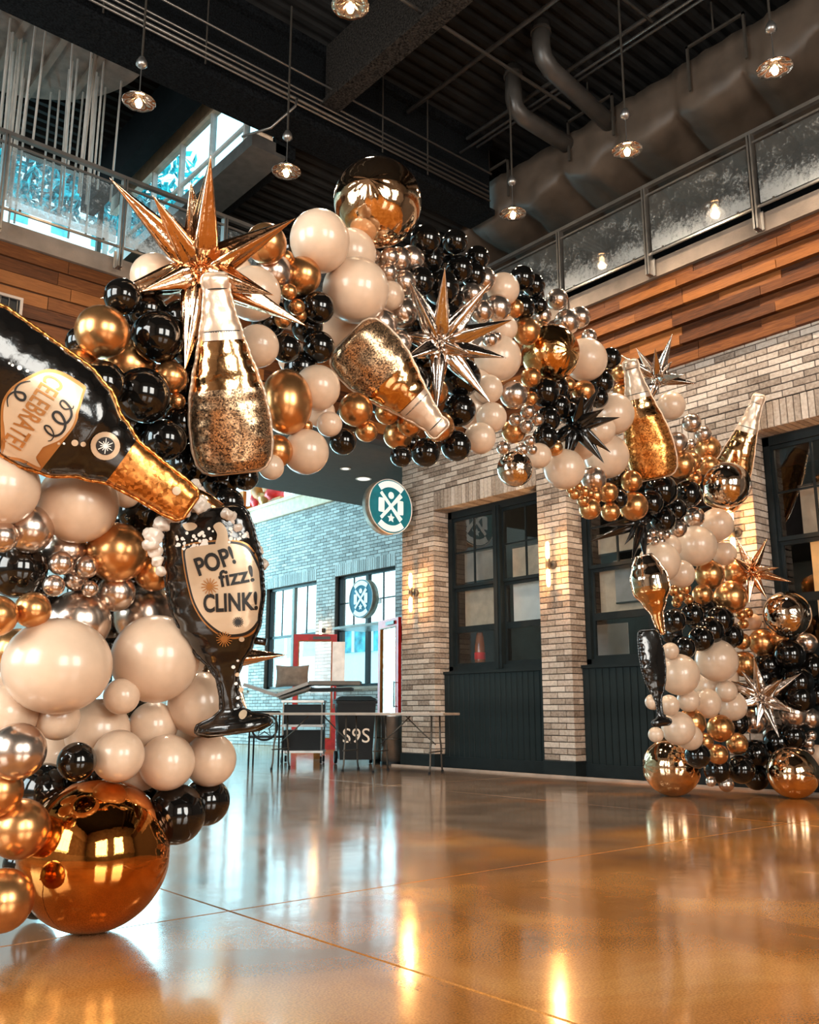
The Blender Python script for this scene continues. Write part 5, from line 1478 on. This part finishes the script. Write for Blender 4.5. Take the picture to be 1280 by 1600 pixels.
# ================================================================== FURNITURE AT THE ENTRANCE
def frame_z(origin, ax):
    a = Vector(ax).normalized(); b = Vector((-a.y, a.x, 0)); return Matrix(((a.x, b.x, 0, origin[0]), (a.y, b.y, 0, origin[1]), (0, 0, 1, origin[2]), (0, 0, 0, 1)))
def folding_table(c, axis, L_, W_, label):
    """long axis = local x"""
    t = empty('folding_table', label=label, cat='table', mw=frame_z((c[0], c[1], 0), axis), group='folding tables by the entrance')
    MB().box((-L_ / 2, -W_ / 2, .735), (L_ / 2, W_ / 2, .765)).build('table_top', 'table_top', t)
    MB().box((-L_ / 2 - .004, -W_ / 2 - .004, .738), (L_ / 2 + .004, -W_ / 2, .762)).box((-L_ / 2 - .004, W_ / 2, .738), (L_ / 2 + .004, W_ / 2 + .004, .762)).box((-L_ / 2 - .004, -W_ / 2, .738), (-L_ / 2, W_ / 2, .762)).box((L_ / 2, -W_ / 2, .738), (L_ / 2 + .004, W_ / 2, .762)).build('edge_band', 'concrete_light', t)
    for s in (-1, 1):
        x = s * (L_ / 2 - .22); h = W_ / 2 - .08
        for q in (-1, 1):
            MB().tube([(x, q * .16, .73), (x, q * .17, .42), (x, q * .20, .34), (x, q * (h - .03), .10), (x, q * h, .02)], .013, 8).build('leg', 'steel_dark', t, True)
            MB().tube([(x, q * h, 0), (x, q * h, .03)], .018, 8).build('leg_cap', 'plastic_black', t)
        MB().tube([(x, -.25, .27), (x, .25, .27)], .009, 6).build('cross_bar', 'steel_dark', t)
        MB().tube([(x, 0, .36), (x - s * .2, 0, .52), (x - s * .42, 0, .72)], .009, 6).build('brace', 'steel_dark', t, True)
    return t
ax = Vector((.47, -.88, 0))
folding_table((7.42, 10.72), ax, 1.52, .66, 'light topped folding table, the left one of the two')
folding_table((8.02, 9.45), ax, 1.22, .66, 'light topped folding table, the right one beside the brick pillar')
# red framed glass doors standing open
def red_door(base, ax, w_, h_, label):
    d = empty('red_door', label=label, cat='door', mw=frame_z(base, ax), group='red framed entrance doors')
    s = .10
    for nm, a, b in (('stile', (0, -.03, 0), (s, .03, h_)), ('stile', (w_ - s, -.03, 0), (w_, .03, h_)), ('top_rail', (s, -.03, h_ - .14), (w_ - s, .03, h_)), ('bottom_rail', (s, -.03, 0), (w_ - s, .03, .22))):
        MB().box(a, b).build(nm, 'red', d)
    i = .018
    MB().box((s, -.035, .22), (s + i, .035, h_ - .14)).box((w_ - s - i, -.035, .22), (w_ - s, .035, h_ - .14)).box((s + i, -.035, h_ - .14 - i), (w_ - s - i, .035, h_ - .14)).box((s + i, -.035, .22), (w_ - s - i, .035, .22 + i)).build('glazing_bead', 'orange', d)
    MB().box((s + i, -.004, .22 + i), (w_ - s - i, .004, h_ - .14 - i)).build('glass', 'pane_clear', d)
    MB().tube([(w_ - .05, -.09, .85), (w_ - .05, -.09, 1.3)], .013, 8).tube([(w_ - .05, -.03, .87), (w_ - .05, -.09, .87)], .009, 6).tube([(w_ - .05, -.03, 1.28), (w_ - .05, -.09, 1.28)], .009, 6).build('pull_handle', 'steel', d, True)
    MB().box((w_ * .45, -.06, h_ - .11), (w_ * .85, -.03, h_ - .05)).build('door_closer', 'steel_dark', d)
    return d
rv = Vector((_rt.x, _rt.y, 0))
b0 = hit(455, 1171, 2, 0); red_door((b0.x, b0.y, 0), rv, .93, 2.42, 'red framed glass door in front of the far window')
b1 = hit(592, 1181, 2, 0); red_door((b1.x, b1.y, 0), (rv * .42 - Vector((_fh.x, _fh.y, 0)) * .95), .95, 2.42, 'red framed glass door standing open beside the brick corner')
# stainless bins / bollards
def drum(c, r_, h_, label):
    d = empty('steel_drum', (c[0], c[1], 0), label, 'bin', 'stainless steel drums by the brick corner')
    MB().lathe([(0, 0.02), (r_, .02), (r_, h_ - .05), (r_ + .012, h_ - .04), (r_ + .012, h_), (r_ - .02, h_ + .01), (0, h_ + .01)], 40).build('shell', 'steel', d, True)
    MB().lathe([(0, 0), (r_ + .01, 0), (r_ + .01, .05), (0, .05)], 40).build('base_ring', 'plastic_black', d); MB().lathe([(r_ + .001, h_ * .5), (r_ + .006, h_ * .5 + .01), (r_ + .001, h_ * .5 + .02)], 40).build('seam_ring', 'steel_dark', d, True)
drum((9.3, 11.55), .17, .74, 'stainless steel drum bin further left'); drum((9.02, 11.0), .17, .74, 'stainless steel drum bin nearest the brick pillar')
wp = MB().box((9.0, 10.67, 0), (9.06, 10.73, 1.02)).build('white_post', 'white_paint'); tag(wp, 'narrow white post at the brick corner', 'post')
# wheeled black bins with letters
def wheelie(c, ax_, label, txt):
    b = empty('wheeled_bin', label=label, cat='bin', mw=frame_z((c[0], c[1], 0), ax_), group='black wheeled bins behind the folding tables')
    mb = MB(); w0, d0, w1, d1 = .24, .26, .29, .32
    mb.add([(-w0, -d0, .08), (w0, -d0, .08), (w0, d0, .08), (-w0, d0, .08), (-w1, -d1, .92), (w1, -d1, .92), (w1, d1, .92), (-w1, d1, .92)], [(0, 3, 2, 1), (4, 5, 6, 7), (0, 1, 5, 4), (1, 2, 6, 5), (2, 3, 7, 6), (3, 0, 4, 7)]); mb.build('body', 'plastic_black', b)
    MB().box((-.31, -.34, .90), (.31, .34, .94)).build('rim', 'plastic_black', b)
    MB().add([(-.32, -.36, .945), (.32, -.36, .945), (.32, .36, .945), (-.32, .36, .945), (-.22, -.24, 1.01), (.22, -.24, 1.01), (.22, .24, 1.01), (-.22, .24, 1.01)], [(0, 3, 2, 1), (4, 5, 6, 7), (0, 1, 5, 4), (1, 2, 6, 5), (2, 3, 7, 6), (3, 0, 4, 7)]).build('lid', 'plastic_black', b)
    MB().tube([(-.22, .38, .9), (-.22, .42, .93), (.22, .42, .93), (.22, .38, .9)], .014, 8).build('handle', 'plastic_black', b)
    for s in (-1, 1): MB().lathe([(0, -.025), (.09, -.025), (.1, 0), (.09, .025), (0, .025)], 20, mat4=Matrix.Translation((s * .27, .2, .1)) @ Matrix.Rotation(math.pi / 2, 4, 'Y')).build('wheel', 'plastic_black', b)
    if txt: text3d(txt, .30, (0, -.292, .42), (math.radians(94), 0, 0), 'white_print', b, .46)
    return b
wheelie((8.62, 11.42), (rv * .98 - Vector((_fh.x, _fh.y, 0)) * -.15), 'black wheeled bin with large white letters under the table', 'S9S')
# open shelf cart
ct = empty('service_cart', label='grey and black cart loaded with boards behind the left folding table', cat='cart', mw=frame_z((8.25, 12.25, 0), rv))
for (x, y) in ((-.3, -.22), (.3, -.22), (-.3, .22), (.3, .22)): MB().tube([(x, y, .12), (x, y, .95)], .016, 8).build('upright', 'steel', ct); MB().lathe([(0, -.015), (.05, -.015), (.05, .015), (0, .015)], 16, mat4=Matrix.Translation((x, y, .055)) @ Matrix.Rotation(math.pi / 2, 4, 'Y')).build('castor', 'plastic_black', ct)
for z in (.16, .55, .92): MB().box((-.33, -.25, z), (.33, .25, z + .035)).build('shelf', 'steel', ct)
for z in (.2, .59): MB().box((-.29, -.2, z), (.29, .2, z + .30)).build('black_tub', 'plastic_black', ct)
# lounge panels with pillow on top
ln_ = empty('folded_lounger', label='folded grey lounger cushions lying on the cart', cat='lounger', mw=frame_z((8.3, 12.3, .97), rv))
def slab_(p0, p1, th, w_, nm, m_, root):
    p0 = Vector(p0); p1 = Vector(p1); d = (p1 - p0).normalized(); n_ = Vector((-d.z, 0, d.x)); y = Vector((0, w_ / 2, 0))
    mb = MB(); c = [p0 - y, p1 - y, p1 + y, p0 + y]; mb.add(c + [q + n_ * th for q in c], [(0, 3, 2, 1), (4, 5, 6, 7), (0, 1, 5, 4), (1, 2, 6, 5), (2, 3, 7, 6), (3, 0, 4, 7)]).build(nm, m_, root)
slab_((-.95, 0, .20), (-.42, 0, .03), .05, .6, 'left_panel', 'grey_vinyl', ln_); slab_((-.42, 0, .03), (.08, 0, .22), .05, .6, 'middle_panel', 'grey_vinyl', ln_); slab_((-.38, 0, 0.0), (.12, 0, .16), .03, .6, 'frame_rail', 'steel_dark', ln_)
slab_((.08, 0, .22), (.88, 0, .22), .06, .6, 'right_panel', 'steel_dark', ln_); slab_((.08, 0, .12), (.75, 0, .13), .05, .5, 'black_pad', 'plastic_black', ln_)
pw = MB(); n_ = 16; vs = []; fs = []
for s in (1, -1):
    k = len(vs)
    for i in range(n_ + 1):
        for j in range(n_ + 1):
            u, v = i / n_ * 2 - 1, j / n_ * 2 - 1; e_ = (1 - u ** 4) * (1 - v ** 4); pin = 1 - .10 * (1 - abs(u)) * 1.0
            vs.append((u * .27 * (1 - .08 * (1 - v * v)), s * .07 * e_ ** .6, .19 + v * .18 * (1 - .12 * (1 - u * u))))
    for i in range(n_):
        for j in range(n_):
            a = k + i * (n_ + 1) + j; f = (a, a + 1, a + n_ + 2, a + n_ + 1); fs.append(f if s < 0 else f[::-1])
b_ = hit(490, 1082, 1, 12.2)
pw.add(vs, fs); pl = pw.build('throw_pillow', 'pillow', None, True); pl.matrix_world = frame_z((8.12, 12.42, 1.14), rv); tag(pl, 'brown throw pillow leaning on the grey cushions', 'pillow')
wb = MB().box((-.10, -.015, 0), (.10, .015, .62)).build('white_board', 'board_white'); wb.matrix_world = frame_z((8.72, 12.0, 1.26), rv); tag(wb, 'tall white board standing upright behind the pillow', 'board')
# awning arm above the far door
aw = empty('awning_frame', (11.0, 13.9, 2.42), 'grey flat canopy above the right red door', 'canopy')
MB().box((-.05, -.2, 0), (.8, 1.4, .05)).build('canopy_slab', 'steel', aw); MB().add([(.75, -.15, 0), (.75, -.15, -.45), (.0, -.15, 0), (.75, -.11, 0), (.75, -.11, -.45), (.0, -.11, 0)], [(0, 1, 2), (3, 5, 4), (0, 3, 4, 1), (1, 4, 5, 2), (2, 5, 3, 0)]).build('bracket', 'dark_trim', aw)
# iron star chair at the left
cs = hit(418, 1136, 1, 11.9)
st = empty('star_chair', label='black iron chair with a star in a ring in its back', cat='chair', mw=frame_z((7.35, 11.95, 0), rv))
ring = [(.19 * math.cos(q * math.pi / 16), 0, .56 + .19 * math.sin(q * math.pi / 16)) for q in range(33)]
MB().tube(ring, .016, 8).build('ring', 'plastic_black', st, True)
sp_ = [((.16 if i % 2 == 0 else .07) * math.sin(i * math.pi / 5), 0, .56 + (.16 if i % 2 == 0 else .07) * math.cos(i * math.pi / 5)) for i in range(11)]
MB().tube(sp_, .011, 6).build('star', 'plastic_black', st)
MB().box((-.24, 0, .40), (.24, .42, .43)).build('seat', 'plastic_black', st)
for (x, y) in ((-.22, 0), (.22, 0), (-.22, .4), (.22, .4)): MB().tube([(x, y, 0), (x, y, .78 if y == 0 else .42)], .014, 8).build('leg', 'plastic_black', st)
MB().tube([(-.22, 0, .78), (.22, 0, .78)], .014, 8).build('top_bar', 'plastic_black', st)
# small orange crate
oc = MB().box((0, 0, 0), (.12, .12, .45)).build('orange_cone_post', 'orange'); oc.matrix_world = frame_z((9.1, 13.2, 0), rv); tag(oc, 'small orange post on the floor beside the cart', 'post')
print('objects', len(bpy.data.objects))
